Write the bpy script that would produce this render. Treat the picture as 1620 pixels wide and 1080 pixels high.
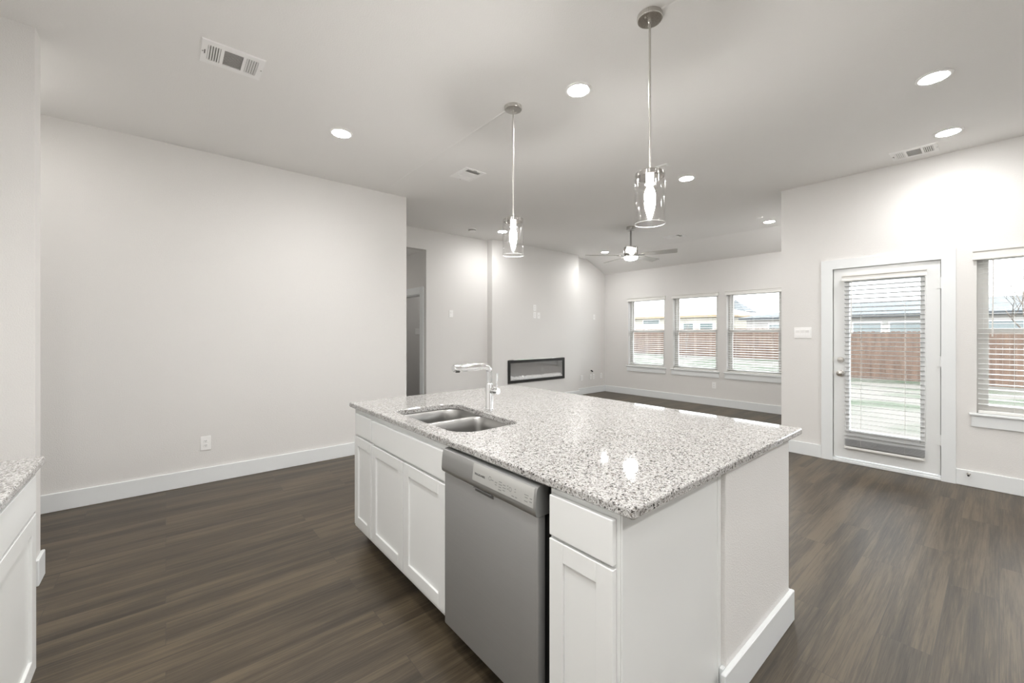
import bpy, bmesh, math, random
from mathutils import Vector, Matrix

for o in list(bpy.data.objects):
    bpy.data.objects.remove(o, do_unlink=True)
S = bpy.context.scene
C = S.collection
PI = math.pi
R_ = math.radians

# ------------------------------------------------------------------ camera
CAM_H = 1.345
FPX, CY, YAW = 649.843, 526.115, 0.87033
cam = bpy.data.cameras.new('camera')
cam.sensor_fit = 'HORIZONTAL'
cam.sensor_width = 36.0
cam.lens = 36.0 * FPX / 1620.0
cam.shift_y = (CY - 540.0) / 1620.0
cam.clip_start = 0.02
cam.clip_end = 300
camo = bpy.data.objects.new('camera', cam)
C.objects.link(camo)
camo.location = (0, 0, CAM_H)
camo.rotation_euler = (PI / 2, 0, YAW - PI / 2)
S.camera = camo

# ------------------------------------------------------------------ world, sun, exposure
W = bpy.data.worlds.new('sky')
S.world = W
W.use_nodes = True
wn = W.node_tree.nodes
bg = wn['Background']
SKY_STRENGTH = 2.7
bg.inputs['Color'].default_value = (0.93, 0.96, 1.0, 1)
bg.inputs['Strength'].default_value = SKY_STRENGTH
sun = bpy.data.lights.new('sun', 'SUN')
sun.energy = 0.75
sun.color = (1.0, 0.95, 0.87)
sun.angle = R_(1.5)
suno = bpy.data.objects.new('sun', sun)
C.objects.link(suno)
suno.rotation_euler = Vector((0.62, 0.22, -0.75)).to_track_quat('-Z', 'Y').to_euler()
LENS_STRENGTH = 66.0          # recessed LED lenses
CAN_WATTS = 17.0             # the beam of each recessed light
BULB_STRENGTH = 160.0        # pendant bulbs
FAN_STRENGTH = 40.0         # lens of the fan light
S.view_settings.view_transform = 'Standard'
S.view_settings.look = 'None'
S.view_settings.exposure = 1.40
S.view_settings.gamma = 1.0
S.view_settings.use_curve_mapping = False

# ------------------------------------------------------------------ materials
MATS = {}


def nt(name):
    m = bpy.data.materials.new(name)
    m.use_nodes = True
    b = m.node_tree.nodes['Principled BSDF']
    MATS[name] = m
    return m, m.node_tree, b


def link(t, a, b):
    t.links.new(a, b)


def plain(name, col, rough=0.5, metal=0.0, spec=0.5, bump=0.0, bscale=200.0, var=0.0, vscale=3.0):
    m, t, b = nt(name)
    b.inputs['Base Color'].default_value = (*col, 1)
    b.inputs['Roughness'].default_value = rough
    b.inputs['Metallic'].default_value = metal
    b.inputs['Specular IOR Level'].default_value = spec
    tc = t.nodes.new('ShaderNodeTexCoord')
    if bump:
        n = t.nodes.new('ShaderNodeTexNoise')
        n.inputs['Scale'].default_value = bscale
        n.inputs['Detail'].default_value = 3
        link(t, tc.outputs['Object'], n.inputs['Vector'])
        bp = t.nodes.new('ShaderNodeBump')
        bp.inputs['Strength'].default_value = bump
        bp.inputs['Distance'].default_value = 0.003
        link(t, n.outputs['Fac'], bp.inputs['Height'])
        link(t, bp.outputs['Normal'], b.inputs['Normal'])
    if var:
        n2 = t.nodes.new('ShaderNodeTexNoise')
        n2.inputs['Scale'].default_value = vscale
        n2.inputs['Detail'].default_value = 4
        link(t, tc.outputs['Object'], n2.inputs['Vector'])
        mx = t.nodes.new('ShaderNodeMix')
        mx.data_type = 'RGBA'
        link(t, n2.outputs['Fac'], mx.inputs['Factor'])
        mx.inputs['A'].default_value = (*[c * (1 - var) for c in col], 1)
        mx.inputs['B'].default_value = (*[min(1, c * (1 + var)) for c in col], 1)
        link(t, mx.outputs['Result'], b.inputs['Base Color'])
    return m


def emit(name, col, strength):
    m, t, b = nt(name)
    b.inputs['Base Color'].default_value = (0.9, 0.9, 0.9, 1)
    b.inputs['Emission Color'].default_value = (*col, 1)
    b.inputs['Emission Strength'].default_value = strength
    return m


def thin_glass(name, tint=(1, 1, 1), base=0.05, edge=0.45):
    m = bpy.data.materials.new(name)
    m.use_nodes = True
    t = m.node_tree
    for n in list(t.nodes):
        t.nodes.remove(n)
    out = t.nodes.new('ShaderNodeOutputMaterial')
    tr = t.nodes.new('ShaderNodeBsdfTransparent')
    tr.inputs['Color'].default_value = (*tint, 1)
    gl = t.nodes.new('ShaderNodeBsdfGlossy')
    gl.inputs['Roughness'].default_value = 0.02
    lw = t.nodes.new('ShaderNodeLayerWeight')
    lw.inputs['Blend'].default_value = 0.25
    mr = t.nodes.new('ShaderNodeMapRange')
    mr.inputs['To Min'].default_value = base
    mr.inputs['To Max'].default_value = edge
    link(t, lw.outputs['Facing'], mr.inputs['Value'])
    mx = t.nodes.new('ShaderNodeMixShader')
    link(t, mr.outputs['Result'], mx.inputs['Fac'])
    link(t, tr.outputs[0], mx.inputs[1])
    link(t, gl.outputs[0], mx.inputs[2])
    link(t, mx.outputs[0], out.inputs['Surface'])
    MATS[name] = m
    return m


def brushed(name, col, rough, axis, metal=1.0):
    """brushed metal: streak noise stretched along one axis drives roughness and bump"""
    m, t, b = nt(name)
    b.inputs['Base Color'].default_value = (*col, 1)
    b.inputs['Metallic'].default_value = metal
    tc = t.nodes.new('ShaderNodeTexCoord')
    mp = t.nodes.new('ShaderNodeMapping')
    sc = [420, 420, 420]
    sc[axis] = 4
    mp.inputs['Scale'].default_value = sc
    link(t, tc.outputs['Object'], mp.inputs['Vector'])
    n = t.nodes.new('ShaderNodeTexNoise')
    n.inputs['Scale'].default_value = 1.0
    n.inputs['Detail'].default_value = 2
    link(t, mp.outputs['Vector'], n.inputs['Vector'])
    mr = t.nodes.new('ShaderNodeMapRange')
    mr.inputs['To Min'].default_value = rough * 0.8
    mr.inputs['To Max'].default_value = rough * 1.25
    link(t, n.outputs['Fac'], mr.inputs['Value'])
    link(t, mr.outputs['Result'], b.inputs['Roughness'])
    bp = t.nodes.new('ShaderNodeBump')
    bp.inputs['Strength'].default_value = 0.08
    bp.inputs['Distance'].default_value = 0.0005
    link(t, n.outputs['Fac'], bp.inputs['Height'])
    link(t, bp.outputs['Normal'], b.inputs['Normal'])
    return m


WALL = plain('wall paint', (0.785, 0.771, 0.752), 0.75, bump=0.6, bscale=170)
CEIL = plain('ceiling paint', (0.89, 0.88, 0.865), 0.85, bump=0.3, bscale=120)
TRIM = plain('trim white', (0.82, 0.84, 0.845), 0.35, var=0.01)
CAB = plain('cabinet paint', (0.84, 0.85, 0.84), 0.38, var=0.01)
DOORW = plain('door paint', (0.82, 0.83, 0.825), 0.4, var=0.01)
VINYL = plain('window vinyl', (0.74, 0.72, 0.69), 0.4, var=0.01)
BLINDM = plain('blind white', (0.82, 0.81, 0.78), 0.4, var=0.01)
SLATG = plain('backlit door slat', (0.52, 0.525, 0.53), 0.45, var=0.01)  # slat white darkened in the colour to look backlit
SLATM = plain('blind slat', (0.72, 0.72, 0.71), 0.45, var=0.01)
CORD = plain('blind cord', (0.78, 0.77, 0.74), 0.7, var=0.02)
PLASTIC = plain('white plastic', (0.94, 0.935, 0.925), 0.35, var=0.01)
SLOT = plain('dark slot', (0.03, 0.03, 0.03), 0.6, var=0.1)
GREYSLOT = plain('register shadow', (0.22, 0.21, 0.19), 0.8, var=0.1)
CAPM = plain('polished nickel', (0.55, 0.535, 0.51), 0.10, 1.0, var=0.02)
FANM = brushed('dark brushed nickel', (0.36, 0.35, 0.335), 0.30, 2)
NICKEL = brushed('brushed nickel', (0.62, 0.60, 0.57), 0.28, 2)
BLADE = plain('fan blade silver', (0.50, 0.48, 0.45), 0.4, 0.35, var=0.05)
CHROME = plain('chrome', (0.88, 0.89, 0.90), 0.06, 1.0, var=0.01)
STEEL = brushed('dishwasher steel', (0.42, 0.42, 0.415), 0.50, 1, metal=0.65)
STEELD = brushed('dishwasher console steel', (0.50, 0.505, 0.50), 0.48, 1)
CONSOLE = plain('console plate', (0.52, 0.52, 0.50), 0.45, 0.3, var=0.02)
SINKM = brushed('sink steel', (0.42, 0.415, 0.405), 0.30, 2)
POCKET = plain('pocket grey', (0.16, 0.16, 0.155), 0.5, 0.5, var=0.05)
INK = plain('print ink', (0.12, 0.12, 0.12), 0.6, var=0.05)
INKL = plain('print grey', (0.27, 0.27, 0.26), 0.6, var=0.05)
BLACK = plain('black steel', (0.035, 0.034, 0.032), 0.35, 0.4, var=0.1)
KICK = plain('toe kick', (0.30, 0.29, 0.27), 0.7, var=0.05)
DARKIN = plain('dark cavity', (0.01, 0.01, 0.01), 0.7, var=0.1)
FIREBOX = plain('firebox grey', (0.40, 0.39, 0.38), 0.5, var=0.05)
CRYST = emit('crystal ember with added glow', (1.0, 0.98, 0.95), 0.16)  # slight emission added so the crystals show up white
GLASS = thin_glass('window glass', (0.97, 0.985, 0.98), 0.03, 0.4)
SHADE = thin_glass('clear shade glass', (1, 1, 1), 0.04, 0.38)
FGLASS = thin_glass('fireplace glass', (0.85, 0.85, 0.85), 0.22, 0.6)
LENS = emit('led lens', (1.0, 0.99, 0.975), LENS_STRENGTH)
LENSDIM = emit('added dim lens', (1.0, 0.97, 0.92), LENS_STRENGTH * 0.3)  # dimmer lens shared by the added unseen lights
BULB = emit('bulb glow', (1.0, 0.975, 0.94), BULB_STRENGTH)
FANL = emit('fan lens', (1.0, 0.98, 0.95), FAN_STRENGTH)
RUBBER = plain('rubber white', (0.7, 0.7, 0.68), 0.7, var=0.02)


def floor_material():
    m, t, b = nt('wood plank floor')
    tc = t.nodes.new('ShaderNodeTexCoord')
    br = t.nodes.new('ShaderNodeTexBrick')
    br.offset = 0.37
    br.inputs['Scale'].default_value = 1.0
    br.inputs['Brick Width'].default_value = 1.22
    br.inputs['Row Height'].default_value = 0.178
    br.inputs['Mortar Size'].default_value = 0.0012
    br.inputs['Mortar Smooth'].default_value = 0.3
    br.inputs['Color1'].default_value = (0, 0, 0, 1)
    br.inputs['Color2'].default_value = (1, 1, 1, 1)
    br.inputs['Mortar'].default_value = (0.2, 0.2, 0.2, 1)
    link(t, tc.outputs['Object'], br.inputs['Vector'])

    def noise(scale, detail, rough, offs=True, dist=0.0):
        mp = t.nodes.new('ShaderNodeMapping')
        mp.inputs['Scale'].default_value = scale
        ad = t.nodes.new('ShaderNodeVectorMath')
        ad.operation = 'MULTIPLY_ADD'
        link(t, br.outputs['Color'], ad.inputs[0])
        ad.inputs[1].default_value = (13.0, 5.0, 7.0)
        link(t, tc.outputs['Object'], ad.inputs[2])
        link(t, ad.outputs['Vector'], mp.inputs['Vector'])
        n = t.nodes.new('ShaderNodeTexNoise')
        n.inputs['Scale'].default_value = 1.0
        n.inputs['Detail'].default_value = detail
        n.inputs['Roughness'].default_value = rough
        n.inputs['Distortion'].default_value = dist
        link(t, mp.outputs['Vector'], n.inputs['Vector'])
        return n
    broad = noise((0.8, 11, 1), 3, 0.5, dist=0.3)
    fine = noise((2.6, 85, 1), 6, 0.7, dist=0.5)
    pore = noise((9, 330, 1), 3, 0.6)
    m1 = t.nodes.new('ShaderNodeMath')
    m1.operation = 'MULTIPLY_ADD'
    link(t, fine.outputs['Fac'], m1.inputs[0])
    m1.inputs[1].default_value = 0.85
    link(t, broad.outputs['Fac'], m1.inputs[2])
    m2 = t.nodes.new('ShaderNodeMath')
    m2.operation = 'MULTIPLY_ADD'
    link(t, br.outputs['Color'], m2.inputs[0])
    m2.inputs[1].default_value = 0.13
    link(t, m1.outputs[0], m2.inputs[2])
    m3 = t.nodes.new('ShaderNodeMath')
    m3.operation = 'MULTIPLY_ADD'
    link(t, pore.outputs['Fac'], m3.inputs[0])
    m3.inputs[1].default_value = 0.36
    link(t, m2.outputs[0], m3.inputs[2])
    ramp = t.nodes.new('ShaderNodeValToRGB')
    e = ramp.color_ramp.elements
    e[0].position = 0.50
    e[0].color = (0.0200, 0.0146, 0.0095, 1)
    e[1].position = 0.92
    e[1].color = (0.1159, 0.0880, 0.0551, 1)
    x = ramp.color_ramp.elements.new(0.66)
    x.color = (0.0410, 0.0307, 0.0199, 1)
    x = ramp.color_ramp.elements.new(0.78)
    x.color = (0.0660, 0.0498, 0.0318, 1)
    sc = t.nodes.new('ShaderNodeMath')
    sc.operation = 'MULTIPLY'
    link(t, m3.outputs[0], sc.inputs[0])
    sc.inputs[1].default_value = 0.69
    link(t, sc.outputs[0], ramp.inputs['Fac'])
    seam = t.nodes.new('ShaderNodeMix')
    seam.data_type = 'RGBA'
    link(t, br.outputs['Fac'], seam.inputs['Factor'])
    link(t, ramp.outputs['Color'], seam.inputs['A'])
    seam.inputs['B'].default_value = (0.05, 0.04, 0.03, 1)
    link(t, seam.outputs['Result'], b.inputs['Base Color'])
    b.inputs['Roughness'].default_value = 0.42
    b.inputs['Specular IOR Level'].default_value = 0.5
    bp = t.nodes.new('ShaderNodeBump')
    bp.inputs['Strength'].default_value = 0.12
    bp.inputs['Distance'].default_value = 0.001
    link(t, fine.outputs['Fac'], bp.inputs['Height'])
    link(t, bp.outputs['Normal'], b.inputs['Normal'])
    return m


def granite_material():
    m, t, b = nt('speckled granite')
    tc = t.nodes.new('ShaderNodeTexCoord')
    nz = t.nodes.new('ShaderNodeTexNoise')
    nz.inputs['Scale'].default_value = 120
    link(t, tc.outputs['Object'], nz.inputs['Vector'])
    ad = t.nodes.new('ShaderNodeVectorMath')
    ad.operation = 'MULTIPLY_ADD'
    link(t, nz.outputs['Color'], ad.inputs[0])
    ad.inputs[1].default_value = (0.012, 0.012, 0.012)
    link(t, tc.outputs['Object'], ad.inputs[2])

    def cells(scale, stops):
        v = t.nodes.new('ShaderNodeTexVoronoi')
        v.inputs['Scale'].default_value = scale
        link(t, ad.outputs['Vector'], v.inputs['Vector'])
        sp = t.nodes.new('ShaderNodeSeparateColor')
        link(t, v.outputs['Color'], sp.inputs['Color'])
        r = t.nodes.new('ShaderNodeValToRGB')
        r.color_ramp.interpolation = 'CONSTANT'
        el = r.color_ramp.elements
        el[0].position = stops[0][0]
        el[0].color = (*stops[0][1], 1)
        el[1].position = stops[1][0]
        el[1].color = (*stops[1][1], 1)
        for p, c in stops[2:]:
            q = el.new(p)
            q.color = (*c, 1)
        link(t, sp.outputs[0], r.inputs['Fac'])
        return r, sp
    big, s1 = cells(195, [(0.0, (0.589, 0.581, 0.569)), (0.48, (0.497, 0.488, 0.475)), (0.68, (0.368, 0.358, 0.348)),
                          (0.80, (0.27, 0.25, 0.23)), (0.90, (0.13, 0.12, 0.112)), (0.94, (0.045, 0.042, 0.04))])
    small, s2 = cells(370, [(0.0, (0.589, 0.586, 0.573)), (0.55, (0.478, 0.470, 0.456)), (0.76, (0.304, 0.293, 0.282)),
                            (0.90, (0.13, 0.12, 0.11))])
    mx = t.nodes.new('ShaderNodeMix')
    mx.data_type = 'RGBA'
    mx.inputs['Factor'].default_value = 0.85
    mx.blend_type = 'DARKEN'
    link(t, big.outputs['Color'], mx.inputs['A'])
    link(t, small.outputs['Color'], mx.inputs['B'])
    link(t, mx.outputs['Result'], b.inputs['Base Color'])
    b.inputs['Roughness'].default_value = 0.045
    b.inputs['Specular IOR Level'].default_value = 0.6
    return m


FLOORM = floor_material()
GRANITE = granite_material()


def noise_mix(name, c1, c2, scale, rough=0.9, stretch=(1, 1, 1), detail=5, lo=0.35, hi=0.65):
    m, t, b = nt(name)
    tc = t.nodes.new('ShaderNodeTexCoord')
    mp = t.nodes.new('ShaderNodeMapping')
    mp.inputs['Scale'].default_value = stretch
    link(t, tc.outputs['Object'], mp.inputs['Vector'])
    n = t.nodes.new('ShaderNodeTexNoise')
    n.inputs['Scale'].default_value = scale
    n.inputs['Detail'].default_value = detail
    link(t, mp.outputs['Vector'], n.inputs['Vector'])
    r = t.nodes.new('ShaderNodeValToRGB')
    r.color_ramp.elements[0].position = lo
    r.color_ramp.elements[0].color = (*c1, 1)
    r.color_ramp.elements[1].position = hi
    r.color_ramp.elements[1].color = (*c2, 1)
    link(t, n.outputs['Fac'], r.inputs['Fac'])
    link(t, r.outputs['Color'], b.inputs['Base Color'])
    b.inputs['Roughness'].default_value = rough
    return m


def brick_mat(name, c1, c2, mortar, bw, rh, ms=0.01, rough=0.85, rot=(PI / 2, 0, PI / 2)):
    m, t, b = nt(name)
    tc = t.nodes.new('ShaderNodeTexCoord')
    mp = t.nodes.new('ShaderNodeMapping')
    mp.inputs['Rotation'].default_value = (0, 0, 0)
    sp = t.nodes.new('ShaderNodeSeparateXYZ')
    cb = t.nodes.new('ShaderNodeCombineXYZ')
    link(t, tc.outputs['Object'], sp.inputs[0])
    link(t, sp.outputs['Y'], cb.inputs['X'])
    link(t, sp.outputs['Z'], cb.inputs['Y'])
    br = t.nodes.new('ShaderNodeTexBrick')
    br.inputs['Scale'].default_value = 1
    br.inputs['Brick Width'].default_value = bw
    br.inputs['Row Height'].default_value = rh
    br.inputs['Mortar Size'].default_value = ms
    br.inputs['Color1'].default_value = (*c1, 1)
    br.inputs['Color2'].default_value = (*c2, 1)
    br.inputs['Mortar'].default_value = (*mortar, 1)
    link(t, cb.outputs[0], br.inputs['Vector'])
    link(t, br.outputs['Color'], b.inputs['Base Color'])
    b.inputs['Roughness'].default_value = rough
    return m


LAWN = noise_mix('dry lawn', (0.036, 0.053, 0.027), (0.112, 0.104, 0.092), 0.55, detail=8, lo=0.40, hi=0.56)
CEDAR = noise_mix('cedar boards', (0.070, 0.043, 0.031), (0.142, 0.092, 0.067), 1.0, stretch=(6.5, 6.5, 0.6), detail=4, lo=0.3, hi=0.7)
BRICKW = brick_mat('pale brick', (0.30, 0.28, 0.26), (0.37, 0.35, 0.33), (0.34, 0.33, 0.32), 0.24, 0.08)
BRICKG = brick_mat('grey brown brick', (0.30, 0.26, 0.235), (0.40, 0.35, 0.32), (0.42, 0.39, 0.36), 0.24, 0.08)
STUCCO = plain('cream siding', (0.42, 0.39, 0.33), 0.9, var=0.04)
ROOFG = brick_mat('grey shingles', (0.075, 0.085, 0.092), (0.11, 0.12, 0.127), (0.06, 0.067, 0.072), 0.3, 0.07)
ROOFT = brick_mat('tan shingles', (0.55, 0.51, 0.46), (0.62, 0.58, 0.52), (0.5, 0.46, 0.42), 0.3, 0.07)
FASCIAD = plain('dark gutter', (0.03, 0.035, 0.04), 0.5, var=0.05)
FASCIAT = plain('tan fascia', (0.25, 0.18, 0.10), 0.7, var=0.05)
HGLASS = plain('house window glass', (0.07, 0.10, 0.10), 0.25, var=0.2, vscale=1.5)
HGLASSP = plain('pale house window glass', (0.16, 0.185, 0.19), 0.15, var=0.1, vscale=1.5)
BARK = plain('bare bark', (0.12, 0.10, 0.085), 0.9, var=0.2, vscale=20)
LEAF = noise_mix('shrub leaf', (0.06, 0.09, 0.03), (0.16, 0.20, 0.08), 6)


# ------------------------------------------------------------------ mesh helpers
class MB:
    def __init__(self):
        self.bm = bmesh.new()

    def box(self, lo, hi, bev=0.0, seg=2):
        lo = Vector(lo)
        hi = Vector(hi)
        l2 = Vector([min(a, b) for a, b in zip(lo, hi)])
        h2 = Vector([max(a, b) for a, b in zip(lo, hi)])
        c = (l2 + h2) / 2
        s = h2 - l2
        r = bmesh.ops.create_cube(self.bm, size=1.0)
        vs = r['verts']
        bmesh.ops.scale(self.bm, vec=s, verts=vs)
        bmesh.ops.translate(self.bm, vec=c, verts=vs)
        if bev > 0:
            es = list({e for v in vs for e in v.link_edges})
            bmesh.ops.bevel(self.bm, geom=es, offset=min(bev, min(s) * 0.49), segments=seg, profile=0.5, affect='EDGES')
        return self

    def cyl(self, p0, p1, r0, r1=None, seg=24, caps=True):
        p0 = Vector(p0)
        p1 = Vector(p1)
        r1 = r0 if r1 is None else r1
        d = p1 - p0
        q = d.normalized().to_track_quat('Z', 'Y').to_matrix()
        a, b = [], []
        for i in range(seg):
            t = 2 * PI * i / seg
            v = Vector((math.cos(t), math.sin(t), 0))
            a.append(self.bm.verts.new(p0 + q @ (v * r0)))
            b.append(self.bm.verts.new(p1 + q @ (v * r1)))
        for i in range(seg):
            j = (i + 1) % seg
            self.bm.faces.new((a[i], a[j], b[j], b[i]))
        if caps:
            self.bm.faces.new(a[::-1])
            self.bm.faces.new(b)
        return self

    def lathe(self, prof, c=(0, 0, 0), seg=40, close=False):
        """prof: (r, z) pairs revolved about the vertical through c"""
        c = Vector(c)
        rings = []
        for r, z in prof:
            if r < 1e-6:
                rings.append([self.bm.verts.new(c + Vector((0, 0, z)))])
            else:
                rings.append([self.bm.verts.new(c + Vector((r * math.cos(2 * PI * i / seg), r * math.sin(2 * PI * i / seg), z))) for i in range(seg)])
        n = len(rings)
        for k in range(n if close else n - 1):
            A, B = rings[k], rings[(k + 1) % n]
            for i in range(seg):
                j = (i + 1) % seg
                if len(A) == 1 and len(B) == 1:
                    continue
                if len(A) == 1:
                    self.bm.faces.new((A[0], B[j], B[i]))
                elif len(B) == 1:
                    self.bm.faces.new((A[i], A[j], B[0]))
                else:
                    self.bm.faces.new((A[i], A[j], B[j], B[i]))
        return self

    def tube(self, pts, r, seg=16):
        """swept round tube through pts with a radius (or one per point)"""
        pts = [Vector(p) for p in pts]
        rs = r if isinstance(r, (list, tuple)) else [r] * len(pts)
        rings = []
        up = None
        for i, p in enumerate(pts):
            d = (pts[min(i + 1, len(pts) - 1)] - pts[max(i - 1, 0)]).normalized()
            if up is None:
                up = d.orthogonal().normalized()
            up = (up - d * up.dot(d)).normalized()
            s = d.cross(up)
            rings.append([self.bm.verts.new(p + (up * math.cos(2 * PI * k / seg) + s * math.sin(2 * PI * k / seg)) * rs[i]) for k in range(seg)])
        for A, B in zip(rings, rings[1:]):
            for i in range(seg):
                j = (i + 1) % seg
                self.bm.faces.new((A[i], A[j], B[j], B[i]))
        self.bm.faces.new(rings[0][::-1])
        self.bm.faces.new(rings[-1])
        return self

    def prism(self, prof, axis, a0, a1):
        """2-D outline extruded along an axis; prof coordinates are the two other axes in x,y,z order"""
        def mk(p, a):
            v = list(p)
            v.insert(axis, a)
            return self.bm.verts.new(v)
        A = [mk(p, a0) for p in prof]
        B = [mk(p, a1) for p in prof]
        n = len(prof)
        for i in range(n):
            j = (i + 1) % n
            self.bm.faces.new((A[i], A[j], B[j], B[i]))
        self.bm.faces.new(A[::-1])
        self.bm.faces.new(B)
        return self

    def build(self, name, mat, parent=None, world=False, smooth=False):
        bmesh.ops.recalc_face_normals(self.bm, faces=self.bm.faces)
        if world and parent is not None:
            q = parent
            off = Vector((0, 0, 0))
            while q is not None:
                off += q.location
                q = q.parent
            bmesh.ops.translate(self.bm, vec=-off, verts=self.bm.verts)
        me = bpy.data.meshes.new(name)
        self.bm.to_mesh(me)
        self.bm.free()
        me.materials.append(mat)
        if smooth:
            for p in me.polygons:
                p.use_smooth = True
            me.set_sharp_from_angle(angle=R_(35))
        o = bpy.data.objects.new(name, me)
        C.objects.link(o)
        if parent is not None:
            o.parent = parent
        return o


def tag(o, label=None, cat=None, group=None, kind=None):
    if label:
        o['label'] = label
    if cat:
        o['category'] = cat
    if group:
        o['group'] = group
    if kind:
        o['kind'] = kind
    return o


def thing(name, loc, label, cat, group=None, rz=0.0, kind=None):
    o = bpy.data.objects.new(name, None)
    o.empty_display_size = 0.05
    C.objects.link(o)
    o.location = loc
    o.rotation_euler = (0, 0, rz)
    return tag(o, label, cat, group, kind)


def copy_tree(o, loc=None, rz=None, label=None, group=None, parent=None):
    c = o.copy()
    C.objects.link(c)
    if parent is not None:
        c.parent = parent
    for ch in list(o.children):
        copy_tree(ch, parent=c)
    if loc is not None:
        c.location = loc
    if rz is not None:
        c.rotation_euler = (0, 0, rz)
    if label:
        c['label'] = label
    if group:
        c['group'] = group
    return c


def struct(name, mb, mat, label, cat):
    return tag(mb.build(name, mat), label, cat, kind='structure')


# ------------------------------------------------------------------ dimensions (metres; camera stands over the origin)
HC = 2.967
YL = 4.587        # left wall
XD = 5.3975       # patio door wall
XW = 7.748        # three window wall
YH = 5.805        # hall wall
YC = 5.668        # chimney breast
YR = 5.86         # recess right of the chimney breast
YRET = 1.61       # outer corner beside the door wall
XB = -1.0         # rear wall behind the perimeter counter
YB = -3.2
BBH, BBT = 0.138, 0.016

# ------------------------------------------------------------------ shell
m = MB()
m.box((XB - 0.15, YB - 0.15, -0.12), (XD + 0.16, 8.0, 0))
m.box((XD + 0.16, YRET - 0.12, -0.12), (XW + 0.16, 8.0, 0))
struct('floor', m, FLOORM, 'dark brown wood plank floor running through the open room', 'floor')

m = MB()
slope = (HC - 2.683) / (XW - 7.086)
zb = HC - slope * (XW + 0.2 - 7.086)
m.box((XB - 0.15, YB - 0.15, HC), (XD + 0.16, 6.1, HC + 0.14))
m.box((XD + 0.16, YRET - 0.12, HC), (7.086, 6.1, HC + 0.14))
m.prism([(7.086, HC), (XW + 0.2, zb), (XW + 0.2, zb + 0.14), (7.086, HC + 0.14)], 1, YRET - 0.12, 6.1)
struct('ceiling', m, CEIL, 'smooth warm grey ceiling sloping down to the three windows', 'ceiling')

m = MB()
m.box((XB, YL, 0), (2.21, YL + 0.12, HC + 0.02))
m.box((2.09, YL + 0.12, 0), (2.21, 8.0, HC + 0.02))
struct('wall_left', m, WALL, 'long blank left wall above the dining floor', 'wall')

m = MB()
m.box((2.21, YH, 2.65), (3.131, YH + 0.12, HC + 0.02))
m.box((3.131, YH, 0), (4.45, YH + 0.12, HC + 0.02))
struct('wall_hall', m, WALL, 'wall with the tall hallway opening left of the fireplace', 'wall')

m = MB()
m.box((4.327, YC, 0), (4.70, YH + 0.2, HC + 0.02))
m.box((6.133, YC, 0), (6.60, YR + 0.12, HC + 0.02))
m.box((4.70, YC, 0.853), (6.133, YR + 0.12, HC + 0.02))
m.box((4.70, YC, 0), (6.133, YR + 0.12, 0.425))
struct('wall_chimney', m, WALL, 'projecting chimney breast that holds the linear fireplace', 'wall')

m = MB()
m.prism([(6.55, 0), (XW + 0.1, 0), (XW + 0.1, 2.66), (7.086, HC + 0.02), (6.55, HC + 0.02)], 1, YR, YR + 0.12)
struct('wall_recess', m, WALL, 'narrow wall between the chimney breast and the windows', 'wall')

WINS = [(5.235, 4.385), (4.200, 3.335), (3.175, 2.310)]
ZS, ZT = 0.63, 2.078
m = MB()
ys = [6.0] + [v for w in WINS for v in w] + [YRET - 0.12]
for a, b in zip(ys[0::2], ys[1::2]):
    m.box((XW, b, 0), (XW + 0.15, a, 2.70))
for a, b in WINS:
    m.box((XW, b, 0), (XW + 0.15, a, ZS))
    m.box((XW, b, ZT), (XW + 0.15, a, 2.70))
struct('wall_window', m, WALL, 'far wall with three windows under the sloped ceiling', 'wall')

DY0, DY1 = 0.340, 1.134       # door opening
RW = (0.127, -0.740)          # right window opening
ZSR, ZTR = 0.645, 2.04
m = MB()
H = HC + 0.02
m.box((XD, DY1, 0), (XD + 0.15, YRET, H))
m.box((XD, DY0, 2.015), (XD + 0.15, DY1, H))
m.box((XD, RW[0], 0), (XD + 0.15, DY0, H))
m.box((XD, RW[1], 0), (XD + 0.15, RW[0], ZSR))
m.box((XD, RW[1], ZTR), (XD + 0.15, RW[0], H))
m.box((XD, YB, 0), (XD + 0.15, RW[1], H))
struct('wall_patio', m, WALL, 'right wall with the glazed patio door', 'wall')

m = MB()
m.prism([(XD + 0.1, 0), (XW + 0.1, 0), (XW + 0.1, 2.66), (7.086, H), (XD + 0.1, H)], 1, YRET - 0.12, YRET)
struct('wall_return', m, WALL, 'side wall of the living area hidden behind the patio door wall', 'wall')

m = MB()
m.box((XB, 3.30, 0), (-0.53, 3.42, H))
struct('wall_stub', m, WALL, 'short stub wall end at the left edge beyond the counter', 'wall')

m = MB()
m.box((XB - 0.12, YB, 0), (XB, 8.0, H))
struct('wall_rear', m, WALL, 'kitchen wall behind the left counter', 'wall')
m = MB()
BW = [(2.55, 3.45)]  # unseen window opening added to bring in daylight from behind
m.box((XB, YB - 0.12, 0), (BW[0][0], YB, H))
m.box((BW[0][1], YB - 0.12, 0), (XD + 0.15, YB, H))
for a, b in BW:
    m.box((a, YB - 0.12, 0), (b, YB, 0.85))
    m.box((a, YB - 0.12, 2.3), (b, YB, H))
struct('wall_back', m, WALL, 'kitchen wall behind the camera', 'wall')

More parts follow.
